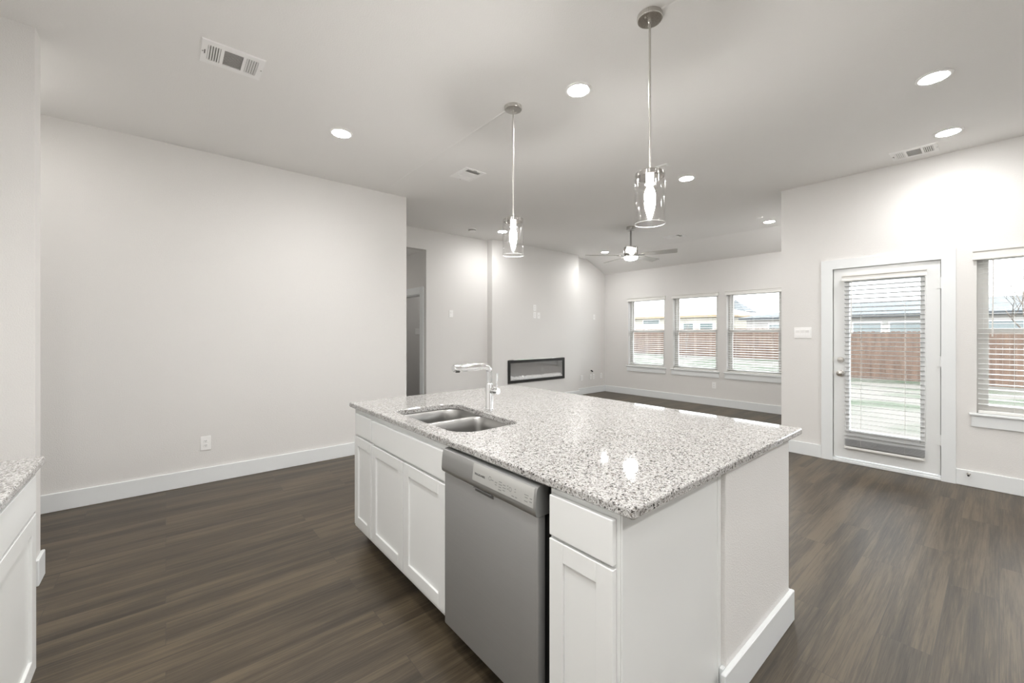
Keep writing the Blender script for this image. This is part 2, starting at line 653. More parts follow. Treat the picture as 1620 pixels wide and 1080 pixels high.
# hallway and the side room seen through the opening
m = MB()
HY0, HY1, HZ = 5.996, 6.80, 1.965
m.box((3.131, YH + 0.12, 0), (3.25, HY0, 2.67))
m.box((3.131, HY1, 0), (3.25, 8.0, 2.67))
m.box((3.131, HY0, HZ), (3.25, HY1, 2.67))
m.box((2.21, 7.88, 0), (3.131, 8.0, 2.67))
m.box((3.25, 7.40, 0), (5.2, 7.52, 2.67))
m.box((5.1, 6.0, 0), (5.2, 7.4, 2.67))
struct('wall_alcove', m, WALL, 'dim hallway wall with a cased doorway inside the tall opening', 'wall')
m = MB()
m.box((2.21, YH + 0.12, 2.65), (5.2, 8.0, 2.72))
struct('ceiling_alcove', m, CEIL, 'lower ceiling of the dim hallway inside the tall opening', 'ceiling')
m = MB()
cx = 3.131
for (a, b, z0, z1) in ((HY0 - 0.115, HY0, 0, HZ + 0.115), (HY1, HY1 + 0.115, 0, HZ + 0.115), (HY0, HY1, HZ, HZ + 0.115)):
    m.box((cx - 0.018, a, z0), (cx, b, z1), 0.003)
m.box((cx, HY0 - 0.005, 0), (cx + 0.12, HY0 + 0.014, HZ + 0.01))
m.box((cx, HY0, HZ - 0.014), (cx + 0.12, HY1, HZ + 0.005))
struct('trim_1', m, TRIM, 'white door casing inside the dim hallway', 'trim')

# ------------------------------------------------------------------ baseboards
def bb(name, boxes, label):
    m = MB()
    for b in boxes:
        m.box(*b, 0.003, 1)
    struct(name, m, TRIM, label, 'baseboard')


bb('baseboard_left', [((XB, YL - BBT, 0), (2.21 + BBT, YL, BBH)), ((2.21, YL, 0), (2.21 + BBT, 7.8, BBH))], 'white baseboard along the long left wall')
bb('baseboard_hall', [((3.131, YH - BBT, 0), (4.327, YH, BBH))], 'white baseboard below the switch on the hall wall')
bb('baseboard_chimney', [((4.327 - BBT, YC - BBT, 0), (6.60 + BBT, YC, BBH)), ((6.60, YC, 0), (6.60 + BBT, YR, BBH)), ((4.327 - BBT, YC, 0), (4.327, YH - BBT, BBH))], 'white baseboard under the fireplace')
bb('baseboard_recess', [((6.60 + BBT, YR - BBT, 0), (XW, YR, BBH))], 'white baseboard under the outlets beside the corner')
bb('baseboard_window', [((XW - BBT, YRET, 0), (XW, YR - BBT, BBH))], 'white baseboard under the three windows')
bb('baseboard_patio', [((XD - BBT, 1.231, 0), (XD, YRET, BBH)), ((XD - BBT, YRET, 0), (XD + 0.1, YRET + BBT, BBH))], 'short white baseboard left of the patio door')
bb('baseboard_right', [((XD - BBT, YB, 0), (XD, 0.249, BBH))], 'white baseboard under the right window')
bb('baseboard_stub', [((XB, 3.30 - BBT, 0), (-0.53 + BBT, 3.30, BBH)), ((-0.53, 3.30, 0), (-0.53 + BBT, 3.42 + BBT, BBH)), ((XB, 3.42, 0), (-0.53, 3.42 + BBT, BBH))], 'white baseboard wrapping the stub wall end')

# faint drywall joint on the ceiling either side of the pendants
m = MB()
m.prism([(1.890, HC + 0.001), (1.914, HC + 0.001), (1.905, HC - 0.0035), (1.899, HC - 0.0035)], 1, 2.24, YL)
m.prism([(1.890, HC + 0.001), (1.914, HC + 0.001), (1.905, HC - 0.0035), (1.899, HC - 0.0035)], 1, -1.2, 1.12)
struct('trim_2', m, CEIL, 'faint straight joint line across the ceiling through the pendants', 'trim')

# ------------------------------------------------------------------ windows
def make_window(name, loc, w, h, rz, label):
    """local frame: x right, y outwards, z up; origin at the middle of the sill on the room face"""
    t = thing(name, loc, label, 'window', rz=rz, kind='structure')
    a = w / 2
    f = MB()
    fy0, fy1 = 0.075, 0.145
    for b in (((-a, fy0, 0), (-a + 0.038, fy1, h)), ((a - 0.038, fy0, 0), (a, fy1, h)), ((-a + 0.038, fy0 + 0.001, 0), (a - 0.038, fy1 - 0.001, 0.04)), ((-a + 0.038, fy0 + 0.001, h - 0.04), (a - 0.038, fy1 - 0.001, h))):
        f.box(*b)
    f.build('window_frame', VINYL, t)
    mid = h * 0.513

    def sash(nm, z0, z1, y0, y1, rail):
        s = MB()
        x0, x1 = -a + 0.034, a - 0.034
        st = 0.034
        for b in (((x0, y0, z0), (x0 + st, y1, z1)), ((x1 - st, y0, z0), (x1, y1, z1)), ((x0 + st, y0 + 0.001, z0), (x1 - st, y1 - 0.001, z0 + rail)), ((x0 + st, y0 + 0.001, z1 - rail), (x1 - st, y1 - 0.001, z1))):
            s.box(*b)
        so = s.build(nm, VINYL, t)
        g = MB()
        ym = (y0 + y1) / 2
        g.box((x0 + st - 0.004, ym - 0.002, z0 + rail - 0.004), (x1 - st + 0.004, ym + 0.002, z1 - rail + 0.004))
        g.build('glass_pane', GLASS, so)
    sash('upper_sash', mid - 0.018, h - 0.03, 0.112, 0.138, 0.03)
    sash('lower_sash', 0.03, mid + 0.018, 0.084, 0.110, 0.036)
    l = MB()
    l.box((-0.06, 0.070, mid + 0.016), (0.0, 0.084, mid + 0.03), 0.003, 1)
    l.build('sash_lock', VINYL, t)
    s = MB()
    s.box((-a - 0.045, -0.032, -0.02), (a + 0.045, 0.0, 0.0), 0.006, 2)
    s.box((-a + 0.0005, -0.002, -0.019), (a - 0.0005, 0.0745, 0.0005))
    s.build('sill', TRIM, t)
    s = MB()
    s.box((-a - 0.03, -0.016, -0.118), (a + 0.03, 0.0, -0.02), 0.003, 1)
    s.build('apron', TRIM, t)
    return t


wl = ['left of the three living room windows, nearest the fireplace corner', 'middle of the three living room windows',
      'right of the three living room windows, beside the patio door wall']
for i, (a, b) in enumerate(WINS):
    make_window('window_%d' % (i + 1), (XW, (a + b) / 2, ZS), a - b, ZT - ZS, -PI / 2, 'white single hung window, ' + wl[i])
for i, (a, b) in enumerate(BW):
    make_window('window_%d' % (i + 5), ((a + b) / 2, YB, 0.85), b - a, 1.45, PI, 'added unseen white single hung window behind the camera, letting in daylight')
make_window('window_4', (XD, sum(RW) / 2, ZSR), RW[0] - RW[1], ZTR - ZSR, -PI / 2, 'white single hung window right of the patio door')


# ------------------------------------------------------------------ blinds
def make_blind(name, loc, w, drop, rz, label, spacing, tilt, wand_x, wand_len, val=(0.085, 0.03), stacked=0, yc=0.036, cords=(-0.34, 0.0, 0.34), group=None):
    """local: x along the slats, -y to the room, hangs down from z = 0"""
    t = thing(name, loc, label, 'blind', group, rz)
    a = w / 2
    vh, over = val
    v = MB()
    v.prism([(-0.026, 0.0), (-0.026, -0.012), (-0.018, -0.020), (-0.018, -vh + 0.022), (-0.024, -vh + 0.012), (-0.024, -vh), (-0.010, -vh), (-0.010, 0.0)], 0, -a - over / 2, a + over / 2)
    v.build('valance', BLINDM, t)
    hr = MB()
    hr.box((-a + 0.004, yc - 0.026, -0.05), (a - 0.004, yc + 0.026, -0.004), 0.002, 1)
    hr.box((-a - over / 2, -0.012, -vh), (-a - over / 2 + 0.008, yc - 0.02, 0.0))
    hr.box((a + over / 2 - 0.008, -0.012, -vh), (a + over / 2, yc - 0.02, 0.0))
    hr.build('head_rail', BLINDM, t)
    s = MB()
    z = -0.07
    ct, st = math.cos(tilt), math.sin(tilt)
    hw = 0.024
    th = 0.0014
    zend = -drop + 0.035 + stacked * 0.0075
    zs = []
    while z > zend:
        zs.append(z)
        z -= spacing
    for k in range(stacked):
        zs.append(-drop + 0.035 + k * 0.0075)
    for z in zs:
        prof = []
        for (u, q) in ((-hw, -th), (hw, -th), (hw, th), (-hw, th)):
            prof.append((yc + u * ct - q * st, z + u * st + q * ct))
        s.prism(prof, 0, -a + 0.006, a - 0.006)
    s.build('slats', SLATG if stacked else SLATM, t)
    b = MB()
    b.box((-a + 0.006, yc - 0.026, -drop), (a - 0.006, yc + 0.026, -drop + 0.022), 0.003, 1)
    b.build('bottom_rail', BLINDM, t)
    for c in cords:
        k = MB()
        for yy in (yc - 0.027, yc + 0.027):
            k.tube([(c * w, yy, -0.05), (c * w, yy, -drop + 0.01)], 0.0011, 6)
        k.build('ladder_cord', CORD, t)
    if wand_len:
        k = MB()
        k.tube([(wand_x, -0.004, -vh + 0.02), (wand_x, -0.006, -wand_len * 0.5), (wand_x - 0.004, -0.010, -wand_len)], 0.0045, 8)
        k.build('tilt_wand', CORD, t)
    return t


bl = ['in the living room window nearest the fireplace corner', 'in the middle living room window', 'in the living room window beside the patio door wall']
for i, (a, b) in enumerate(WINS):
    make_blind('window_blind', (XW, (a + b) / 2, ZT + 0.018), a - b - 0.006, ZT + 0.018 - ZS - 0.002, -PI / 2,
               'white slatted blind with valance ' + bl[i], 0.042, R_(6), -(a - b) / 2 + 0.13, 0.8, val=(0.075, 0.05), group='slatted blinds on the windows')
make_blind('window_blind', (XD, sum(RW) / 2, ZTR + 0.022), RW[0] - RW[1] - 0.006, ZTR + 0.022 - ZSR - 0.002, -PI / 2,
           'white slatted blind in the window right of the patio door', 0.0437, R_(3), -0.34, 0.75, val=(0.085, 0.05), cords=(-0.26, 0.1, 0.36), group='slatted blinds on the windows')

# ------------------------------------------------------------------ patio door
d = thing('door_1', (XD, 0.737, 0), 'white glazed patio door in the right wall', 'door', kind='structure')
m = MB()
y0, y1, z0, z1 = 0.346, 1.128, 0.048, 2.008
gy0, gy1, gz0, gz1 = 0.476, 0.996, 0.345, 1.868
X0, X1 = XD + 0.006, XD + 0.050
for b in (((X0, y0, z0), (X1, gy0 - 0.02, z1)), ((X0, gy1 + 0.02, z0), (X1, y1, z1)), ((X0, gy0 - 0.02, z0), (X1, gy1 + 0.02, gz0 - 0.02)), ((X0, gy0 - 0.02, gz1 + 0.02), (X1, gy1 + 0.02, z1))):
    m.box(*b)
m.build('door_slab', DOORW, d, True)
m = MB()
for b in (((X0 - 0.012, gy0 - 0.036, gz0 - 0.036), (X1 + 0.012, gy0, gz1 + 0.036)), ((X0 - 0.012, gy1, gz0 - 0.036), (X1 + 0.012, gy1 + 0.036, gz1 + 0.036)),
          ((X0 - 0.012, gy0, gz0 - 0.036), (X1 + 0.012, gy1, gz0)), ((X0 - 0.012, gy0, gz1), (X1 + 0.012, gy1, gz1 + 0.036))):
    m.box(*b, 0.006, 2)
gf = m.build('glass_frame', DOORW, d, True)
m = MB()
m.box((XD + 0.026, gy0 - 0.004, gz0 - 0.004), (XD + 0.030, gy1 + 0.004, gz1 + 0.004))
m.build('glass_pane', GLASS, gf, True)
for nm, z, deep in (('deadbolt', 1.061, 0.018), ('door_knob', 0.923, 0.060)):
    m = MB()
    if nm == 'deadbolt':
        m.lathe([(0, 0), (0.031, 0), (0.031, 0.006), (0.024, 0.018), (0, 0.020)])
        m.box((-0.006, -0.016, 0.018), (0.006, 0.016, 0.034), 0.003, 1)
    else:
        m.lathe([(0, 0), (0.033, 0), (0.033, 0.006), (0.016, 0.014), (0.013, 0.028), (0.024, 0.036), (0.029, 0.048), (0.026, 0.060), (0.014, 0.067), (0, 0.068)])
    bmesh.ops.rotate(m.bm, verts=m.bm.verts, cent=(0, 0, 0), matrix=Matrix.Rotation(-PI / 2, 3, 'Y'))
    bmesh.ops.translate(m.bm, verts=m.bm.verts, vec=(X0, 1.070, z))
    o = m.build(nm, NICKEL, d, True, True)
    o['label'] = 'brushed nickel ' + nm.replace('_', ' ')
for z in (1.061, 0.923):
    m = MB()
    m.box((XD - 0.001, 1.128, z - 0.028), (XD + 0.02, 1.133, z + 0.028))
    m.build('strike_plate', NICKEL, d, True)
for z in (1.80, 1.083, 0.366):
    m = MB()
    m.cyl((XD - 0.004, 0.341, z - 0.05), (XD - 0.004, 0.341, z + 0.05), 0.007, seg=12)
    m.box((XD - 0.001, 0.341, z - 0.048), (XD + 0.008, 0.37, z + 0.048))
    m.build('hinge', DOORW, d, True)
m = MB()
m.box((XD - 0.020, DY0 - 0.0, 0.0), (XD + 0.15, DY1, 0.026), 0.004, 1)
m.box((XD + 0.002, DY0, 0.026), (XD + 0.14, DY1, 0.040), 0.004, 1)
m.build('threshold', TRIM, d, True)

m = MB()
for b in (((XD - 0.018, 1.134, 0), (XD, 1.231, 2.107)), ((XD - 0.018, 0.249, 0), (XD, 0.340, 2.107)), ((XD - 0.0175, 0.340, 2.012), (XD, 1.134, 2.107))):
    m.box(*b)
struct('trim_3', m, TRIM, 'wide white casing around the patio door', 'trim')
m = MB()
m.box((XD + 0.052, DY0, 0.03), (XD + 0.15, DY0 + 0.014, 2.012))
m.box((XD + 0.052, DY1 - 0.014, 0.03), (XD + 0.15, DY1, 2.012))
m.box((XD + 0.052, DY0, 1.999), (XD + 0.15, DY1, 2.014))
struct('trim_4', m, TRIM, 'white jamb stop behind the patio door', 'trim')

make_blind('door_blind', (XD - 0.040, 0.738, 1.935), 0.600, 1.935 - 0.158, -PI / 2, 'white slatted blind hung on the glazed patio door',
           0.0437, R_(-9), -0.235, 0.62, val=(0.062, 0.02), stacked=9, yc=0.018, cords=(-0.27, 0.27))
# ------------------------------------------------------------------ wall plates
def make_plate(name, loc, rz, label, cat, kinds, w=0.072, h=0.116):
    """local: x along the wall, -y into the room; kinds: one insert per gang"""
    t = thing(name, loc, label, cat, None, rz)
    m = MB()
    m.box((-w / 2, -0.006, -h / 2), (w / 2, 0.0, h / 2), 0.004, 2)
    m.build('cover_plate', PLASTIC, t)
    n = len(kinds)
    for i, k in enumerate(kinds):
        cx = (i - (n - 1) / 2) * 0.046
        if k == 'outlet':
            for zc in (-0.020, 0.020):
                q = MB()
                q.box((cx - 0.017, -0.0085, zc - 0.0135), (cx + 0.017, -0.005, zc + 0.0135), 0.004, 2)
                r = q.build('receptacle', PLASTIC, t)
                q = MB()
                for sx in (-0.006, 0.006):
                    q.box((cx + sx - 0.0012, -0.0092, zc - 0.001), (cx + sx + 0.0012, -0.0082, zc + 0.008))
                q.cyl((cx, -0.0092, zc - 0.007), (cx, -0.0082, zc - 0.007), 0.0024, seg=10)
                q.build('socket_slots', SLOT, r)
        elif k == 'rocker':
            q = MB()
            q.prism([(-0.005, -0.034), (-0.009, -0.033), (-0.0075, 0.0), (-0.0115, 0.033), (-0.005, 0.034)], 0, cx - 0.0165, cx + 0.0165)
            q.build('rocker_switch', PLASTIC, t)
        elif k == 'jack':
            q = MB()
            q.box((cx - 0.010, -0.0080, -0.010), (cx + 0.010, -0.005, 0.010), 0.002, 1)
            q.build('data_jack', SLOT if False else VINYL, t)
    return t


make_plate('wall_outlet', (0.274, YL, 0.356), 0, 'white duplex outlet low on the long left wall', 'outlet', ['outlet'], 0.076, 0.125)
make_plate('light_switch', (3.583, YH, 1.655), 0, 'white single rocker switch beside the hallway opening', 'switch', ['rocker'], 0.074, 0.116)
make_plate('wall_outlet', (5.335, YC, 1.815), 0, 'white outlet above the fireplace, topmost of the three plates', 'outlet', ['outlet'])
make_plate('wall_outlet', (5.335, YC, 1.678), 0, 'white outlet above the fireplace, lower left of the three plates', 'outlet', ['outlet'])
make_plate('data_plate', (5.440, YC, 1.672), 0, 'white cable plate above the fireplace, right of the lower outlet', 'plate', ['jack'])
make_plate('data_plate', (7.345, YR, 1.695), 0, 'white blank plate high beside the window corner', 'plate', ['jack'])
make_plate('wall_outlet', (6.918, YR, 0.362), 0, 'white low outlet nearest the chimney breast', 'outlet', ['outlet'])
make_plate('data_plate', (7.232, YR, 0.366), 0, 'white low cable plate under the black cable end', 'plate', ['jack'])
make_plate('wall_outlet', (7.326, YR, 0.366), 0, 'white low outlet joined beside the cable plate', 'outlet', ['outlet'])
make_plate('wall_outlet', (7.600, YR, 0.370), 0, 'white low outlet nearest the room corner', 'outlet', ['outlet'])
make_plate('wall_outlet', (XW, 3.396, 0.372), -PI / 2, 'white outlet under the middle living room window', 'outlet', ['outlet'])
make_plate('light_switch', (XD, 1.403, 1.344), -PI / 2, 'white three gang rocker switch left of the patio door', 'switch', ['rocker'] * 3, 0.162, 0.119)
make_plate('light_switch', (3.80, 7.40, 1.37), 0, 'white switch seen through the dim hallway doorway', 'switch', ['rocker'] * 2, 0.116, 0.116)

t = thing('cable_stub', (7.243, YR, 0.50), 'black cable end poking from the wall above the low plates', 'cable')
m = MB()
m.tube([(0, 0, 0.0), (0, -0.02, 0.002), (0.006, -0.035, -0.012), (0.004, -0.04, -0.03)], 0.014, 10)
m.build('cable', SLOT, t, smooth=True)
m = MB()
m.box((-0.014, -0.045, -0.055), (0.016, -0.036, -0.028), 0.002, 1)
m.build('cable_tag', PLASTIC, t)

# door stop on the right baseboard
t = thing('door_stop', (XD - BBT, 0.172, 0.108), 'small metal door stop on the right baseboard', 'door stop')
m = MB()
m.lathe([(0, 0), (0.012, 0), (0.012, 0.004), (0.006, 0.008)] + [(0.0045 + 0.0015 * (k % 2), 0.008 + 0.0025 * k) for k in range(21)] + [(0, 0.06)], seg=14)
bmesh.ops.rotate(m.bm, verts=m.bm.verts, cent=(0, 0, 0), matrix=Matrix.Rotation(-PI / 2, 3, 'Y'))
m.build('spring', NICKEL, t, smooth=True)
m = MB()
m.cyl((-0.06, 0, 0), (-0.072, 0, 0), 0.008, 0.007, 14)
m.build('bumper', SLOT, t)

# ------------------------------------------------------------------ fireplace
FX0, FX1, FZ0, FZ1 = 4.676, 6.153, 0.428, 0.846
t = thing('electric_fireplace', ((FX0 + FX1) / 2, YC, FZ0), 'long black linear fireplace set into the chimney breast', 'fireplace')
m = MB()
fw = 0.052
for b in (((FX0, YC - 0.022, FZ0), (FX0 + fw, YC, FZ1)), ((FX1 - fw, YC - 0.022, FZ0), (FX1, YC, FZ1)), ((FX0 + fw, YC - 0.0215, FZ0), (FX1 - fw, YC, FZ0 + fw)), ((FX0 + fw, YC - 0.0215, FZ1 - fw), (FX1 - fw, YC, FZ1))):
    m.box(*b, 0.003, 1)
m.build('frame', BLACK, t, True)
m = MB()
ix0, ix1, iz0, iz1 = FX0 + fw, FX1 - fw, FZ0 + fw, FZ1 - fw
dp = 0.13
m.box((ix0, YC + dp, iz0), (ix1, YC + dp + 0.01, iz1))
m.box((ix0 - 0.01, YC, iz0), (ix0, YC + dp, iz1))
m.box((ix1, YC, iz0), (ix1 + 0.01, YC + dp, iz1))
m.box((ix0, YC, iz0 - 0.01), (ix1, YC + dp, iz0))
m.box((ix0, YC, iz1), (ix1, YC + dp, iz1 + 0.01))
m.build('firebox', FIREBOX, t, True)
m = MB()
m.box((ix0, YC - 0.012, iz0), (ix1, YC - 0.008, iz1))
m.build('front_glass', FGLASS, t, True)
m = MB()
rnd = random.Random(4)
for k in range(520):
    x = rnd.uniform(ix0 + 0.01, ix1 - 0.01)
    y = YC + rnd.uniform(0.005, dp - 0.012)
    s = rnd.uniform(0.007, 0.017) * (1.7 if rnd.random() < 0.05 else 1)
    z = iz0 + 0.02 + s * 0.7 + rnd.uniform(0, 0.022)
    r = bmesh.ops.create_icosphere(m.bm, subdivisions=1, radius=s, matrix=Matrix.Translation((x, y, z)) @ Matrix.Rotation(rnd.uniform(0, 3), 4, 'Z') @ Matrix.Diagonal((1, rnd.uniform(.6, 1), rnd.uniform(.6, 1), 1)))
m.box((ix0 + 0.001, YC + 0.002, iz0 + 0.0005), (ix1 - 0.001, YC + dp - 0.004, iz0 + 0.026))
tag(m.build('ember_crystals', CRYST, t, True), 'clear crystal ember bed', kind='stuff')

# ------------------------------------------------------------------ island
CT, CB = 0.892, 0.863           # countertop top and underside
XF, XDR = 0.940, 0.921          # face frame and door fronts
IX1 = 2.236                     # outer face of the drywall back
IY0, IY1 = 0.660, 2.690


def shaker(m, x, sx, y0, y1, z0, z1, st=0.057):
    """shaker door: frame with a recessed flat panel, front at x facing sx"""
    xb = x - sx * 0.019
    for b in (((x, y0, z0), (xb, y0 + st, z1)), ((x, y1 - st, z0), (xb, y1, z1)), ((x, y0 + st, z0), (xb, y1 - st, z0 + st)), ((x, y0 + st, z1 - st), (xb, y1 - st, z1))):
        m.box(*b, 0.0012, 1)
    m.box((x - sx * 0.009, y0 + st - 0.002, z0 + st - 0.002), (xb, y1 - st + 0.002, z1 - st + 0.002))


def slab(m, x, sx, y0, y1, z0, z1):
    m.box((x, y0, z0), (x - sx * 0.019, y1, z1), 0.0025, 2)


def cabinet(name, label, y0, y1, xf, xd, xback, sx, drawers, doors, kick=True):
    t = thing(name, ((xf + xback) / 2, (y0 + y1) / 2, 0), label, 'cabinet')
    m = MB()
    th = 0.016
    e = 0.0006
    # open-topped carcase: sides, back, bottom and a face frame
    m.box((xf - sx * 0.002, y0 + e, 0.10), (xback, y0 + th, CB - 0.001))
    m.box((xf - sx * 0.002, y1 - th, 0.10), (xback, y1 - e, CB - 0.001))
    m.box((xback - sx * -0.012, y0 + e, 0.10), (xback, y1 - e, CB - 0.001))
    m.box((xf - sx * 0.002, y0 + e, 0.10), (xback, y1 - e, 0.118))
    for b in (((xf, y0 + e, 0.10), (xf - sx * 0.019, y0 + 0.030, CB - 0.001)), ((xf, y1 - 0.030, 0.10), (xf - sx * 0.019, y1 - e, CB - 0.001)),
              ((xf, y0 + 0.03, 0.10), (xf - sx * 0.019, y1 - 0.03, 0.138)), ((xf, y0 + 0.03, CB - 0.055), (xf - sx * 0.019, y1 - 0.03, CB - 0.001)),
              ((xf, y0 + 0.03, 0.678), (xf - sx * 0.019, y1 - 0.03, 0.716))):
        m.box(*b)
    m.build('carcase', CAB, t, True)
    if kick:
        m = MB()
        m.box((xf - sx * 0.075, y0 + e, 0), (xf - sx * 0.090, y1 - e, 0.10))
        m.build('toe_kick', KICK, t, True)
    for nm, a, b, z0, z1 in drawers:
        m = MB()
        slab(m, xd, sx, a, b, z0, z1)
        m.build(nm, CAB, t, True)
    for a, b, z0, z1 in doors:
        m = MB()
        shaker(m, xd, sx, a, b, z0, z1)
        m.build('door', CAB, t, True)
    return t


XBK = 1.52
cabinet('base_cabinet', 'narrow white cabinet at the far left end of the island', 2.372, IY1, XF, XDR, XBK, -1,
        [('drawer', 2.381, 2.640, 0.706, 0.834)], [(2.381, 2.648, 0.133, 0.690)])
cabinet('sink_cabinet', 'white double door cabinet under the island sink', 1.534, 2.372, XF, XDR, XBK, -1,
        [('drawer_front', 1.541, 2.363, 0.702, 0.830)], [(1.955, 2.364, 0.133, 0.687), (1.543, 1.949, 0.133, 0.687)])
c = cabinet('base_cabinet', 'narrow white cabinet right of the dishwasher', IY0, 0.921, XF, XDR, XBK, -1,
            [('drawer', 0.672, 0.911, 0.713, 0.838)], [(0.672, 0.911, 0.133, 0.702)])
m = MB()
m.box((XF + 0.002, IY0 - 0.005, 0.0), (1.545, IY0, CB - 0.001))
m.build('end_panel', CAB, c, True)
m = MB()
m.box((1.519, IY0 - 0.008, 0.0), (1.545, IY0 - 0.004, CB - 0.001), 0.001, 1)
m.build('scribe_molding', CAB, c, True)
# drywall back of the island
m = MB()
m.box((1.546, 0.636, 0), (IX1, IY1 + 0.01, CB - 0.001), 0.004, 2)
struct('wall_island', m, WALL, 'textured drywall back of the island below the granite', 'wall')
m = MB()
T2 = 0.018
m.box((1.500, 0.636 - T2, 0), (IX1 + T2, 0.636, BBH + 0.002), 0.003, 1)
m.box((IX1, 0.636, 0), (IX1 + T2, IY1 + 0.03, BBH + 0.002), 0.003, 1)
m.box((1.525, 0.637, 0), (1.546, IY0 - 0.009, BBH + 0.002), 0.002, 1)
struct('baseboard_island', m, TRIM, 'white baseboard around the drywall end of the island', 'baseboard')


# countertop with the sink cut-out
def round_poly(corners, n=8):
    """corners: (x, y, r); returns the outline with rounded corners"""
    out = []
    k = len(corners)
    for i in range(k):
        p = Vector(corners[i][:2])
        r = corners[i][2]
        a = Vector(corners[i - 1][:2])
        b = Vector(corners[(i + 1) % k][:2])
        if r <= 0:
            out.append(p)
            continue
        u = (a - p).normalized()
        v = (b - p).normalized()
        ang = u.angle(v)
        t = r / math.tan(ang / 2)
        q0, q1 = p + u * t, p + v * t
        c = p + (u + v).normalized() * (r / math.sin(ang / 2))
        a0 = math.atan2(*(q0 - c).yx)
        a1 = math.atan2(*(q1 - c).yx)
        da = (a1 - a0 + PI) % (2 * PI) - PI
        for j in range(n + 1):
            s = a0 + da * j / n
            out.append(c + Vector((math.cos(s), math.sin(s))) * r)
    return out


def inset(poly, d):
    """move an outline inwards (d > 0) along vertex normals"""
    n = len(poly)
    area = sum(poly[i].x * poly[(i + 1) % n].y - poly[(i + 1) % n].x * poly[i].y for i in range(n))
    sg = 1 if area > 0 else -1
    out = []
    for i in range(n):
        t = (poly[(i + 1) % n] - poly[i - 1]).normalized()
        out.append(poly[i] + Vector((-t.y, t.x)) * sg * d)
    return out


def ring(bm, poly, z):
    return [bm.verts.new((p.x, p.y, z)) for p in poly]


def bridge(bm, A, B):
    n = len(A)
    for i in range(n):
        j = (i + 1) % n
        bm.faces.new((A[i], A[j], B[j], B[i]))


def fill(bm, rings):
    es = []
    for r in rings:
        for i in range(len(r)):
            e = bm.edges.get((r[i], r[(i + 1) % len(r)]))
            if e is None:
                e = bm.edges.new((r[i], r[(i + 1) % len(r)]))
            es.append(e)
    bmesh.ops.triangle_fill(bm, use_beauty=True, use_dissolve=False, edges=es)


OPEN = round_poly([(1.006, 2.275, 0.075), (1.430, 2.264, 0.095), (1.392, 1.93, 0), (1.367, 1.556, 0.055), (1.004, 1.546, 0.11)])
OX0, OX1, OY0, OY1 = 0.914, 2.318, 0.603, 2.735


def counter(name, label, outline, hole):
    m = MB()
    bm = m.bm
    outs = [ring(bm, inset(outline, d), z) for d, z in ((0.004, CB), (0.0, CB + 0.005), (0.0, CT - 0.006), (0.0022, CT - 0.0018), (0.006, CT))]
    for a, b in zip(outs, outs[1:]):
        bridge(bm, a, b)
    rt, rb = [outs[-1]], [outs[0]]
    if hole:
        hs = [ring(bm, inset(hole, d), z) for d, z in ((-0.004, CT), (0.0, CT - 0.004), (0.0, CB))]
        for a, b in zip(hs, hs[1:]):
            bridge(bm, a, b)
        rt.append(hs[0])
        rb.append(hs[-1])
    fill(bm, rt)
    fill(bm, rb)
    return tag(m.build(name, GRANITE), label, 'countertop')


counter('island_countertop', 'large speckled grey granite countertop on the kitchen island',
        round_poly([(OX0, OY0, 0.012), (OX1, OY0, 0.012), (OX1, OY1, 0.012), (OX0, OY1, 0.012)], 4), OPEN)

# sink
t = thing('kitchen_sink', (1.21, 1.92, CB), 'stainless double bowl sink set under the island granite', 'sink')
BIG = round_poly([(1.002, 1.972, 0.06), (1.002, 2.281, 0.078), (1.436, 2.269, 0.098), (1.404, 1.972, 0.06)])
SML = round_poly([(1.000, 1.946, 0.06), (1.393, 1.946, 0.05), (1.372, 1.550, 0.058), (1.000, 1.541, 0.115)])
m = MB()
oo = ring(m.bm, inset(round_poly([(1.004, 2.275, 0.075), (1.430, 2.264, 0.095), (1.392, 1.93, 0), (1.367, 1.556, 0.055), (1.004, 1.546, 0.11)]), -0.028), CB - 0.0008)
r1 = ring(m.bm, inset(BIG, -0.004), CB - 0.002)
r2 = ring(m.bm, inset(SML, -0.004), CB - 0.002)
fill(m.bm, [oo, r1, r2])
m.build('rim', SINKM, t, True)
for poly, dep, nm in ((BIG, 0.215, 'large_bowl'), (SML, 0.180, 'small_bowl')):
    m = MB()
    rr = [ring(m.bm, inset(poly, dd), CB + zz) for dd, zz in ((-0.004, -0.002), (0.0, -0.007), (0.006, -0.06), (0.012, -dep + 0.05), (0.020, -dep + 0.022), (0.036, -dep + 0.006), (0.058, -dep))]
    for a, b in zip(rr, rr[1:]):
        bridge(m.bm, a, b)
    fill(m.bm, [rr[-1]])
    bo = m.build(nm, SINKM, t, True, True)
    cx = sum(p.x for p in poly) / len(poly)
    cyy = sum(p.y for p in poly) / len(poly)
    m = MB()
    m.lathe([(0.0, 0.001), (0.028, 0.001), (0.032, 0.003), (0.043, 0.004), (0.044, 0.0)], (cx, cyy, CB - dep), 28)
    m.build('drain', CHROME, bo, True, True)

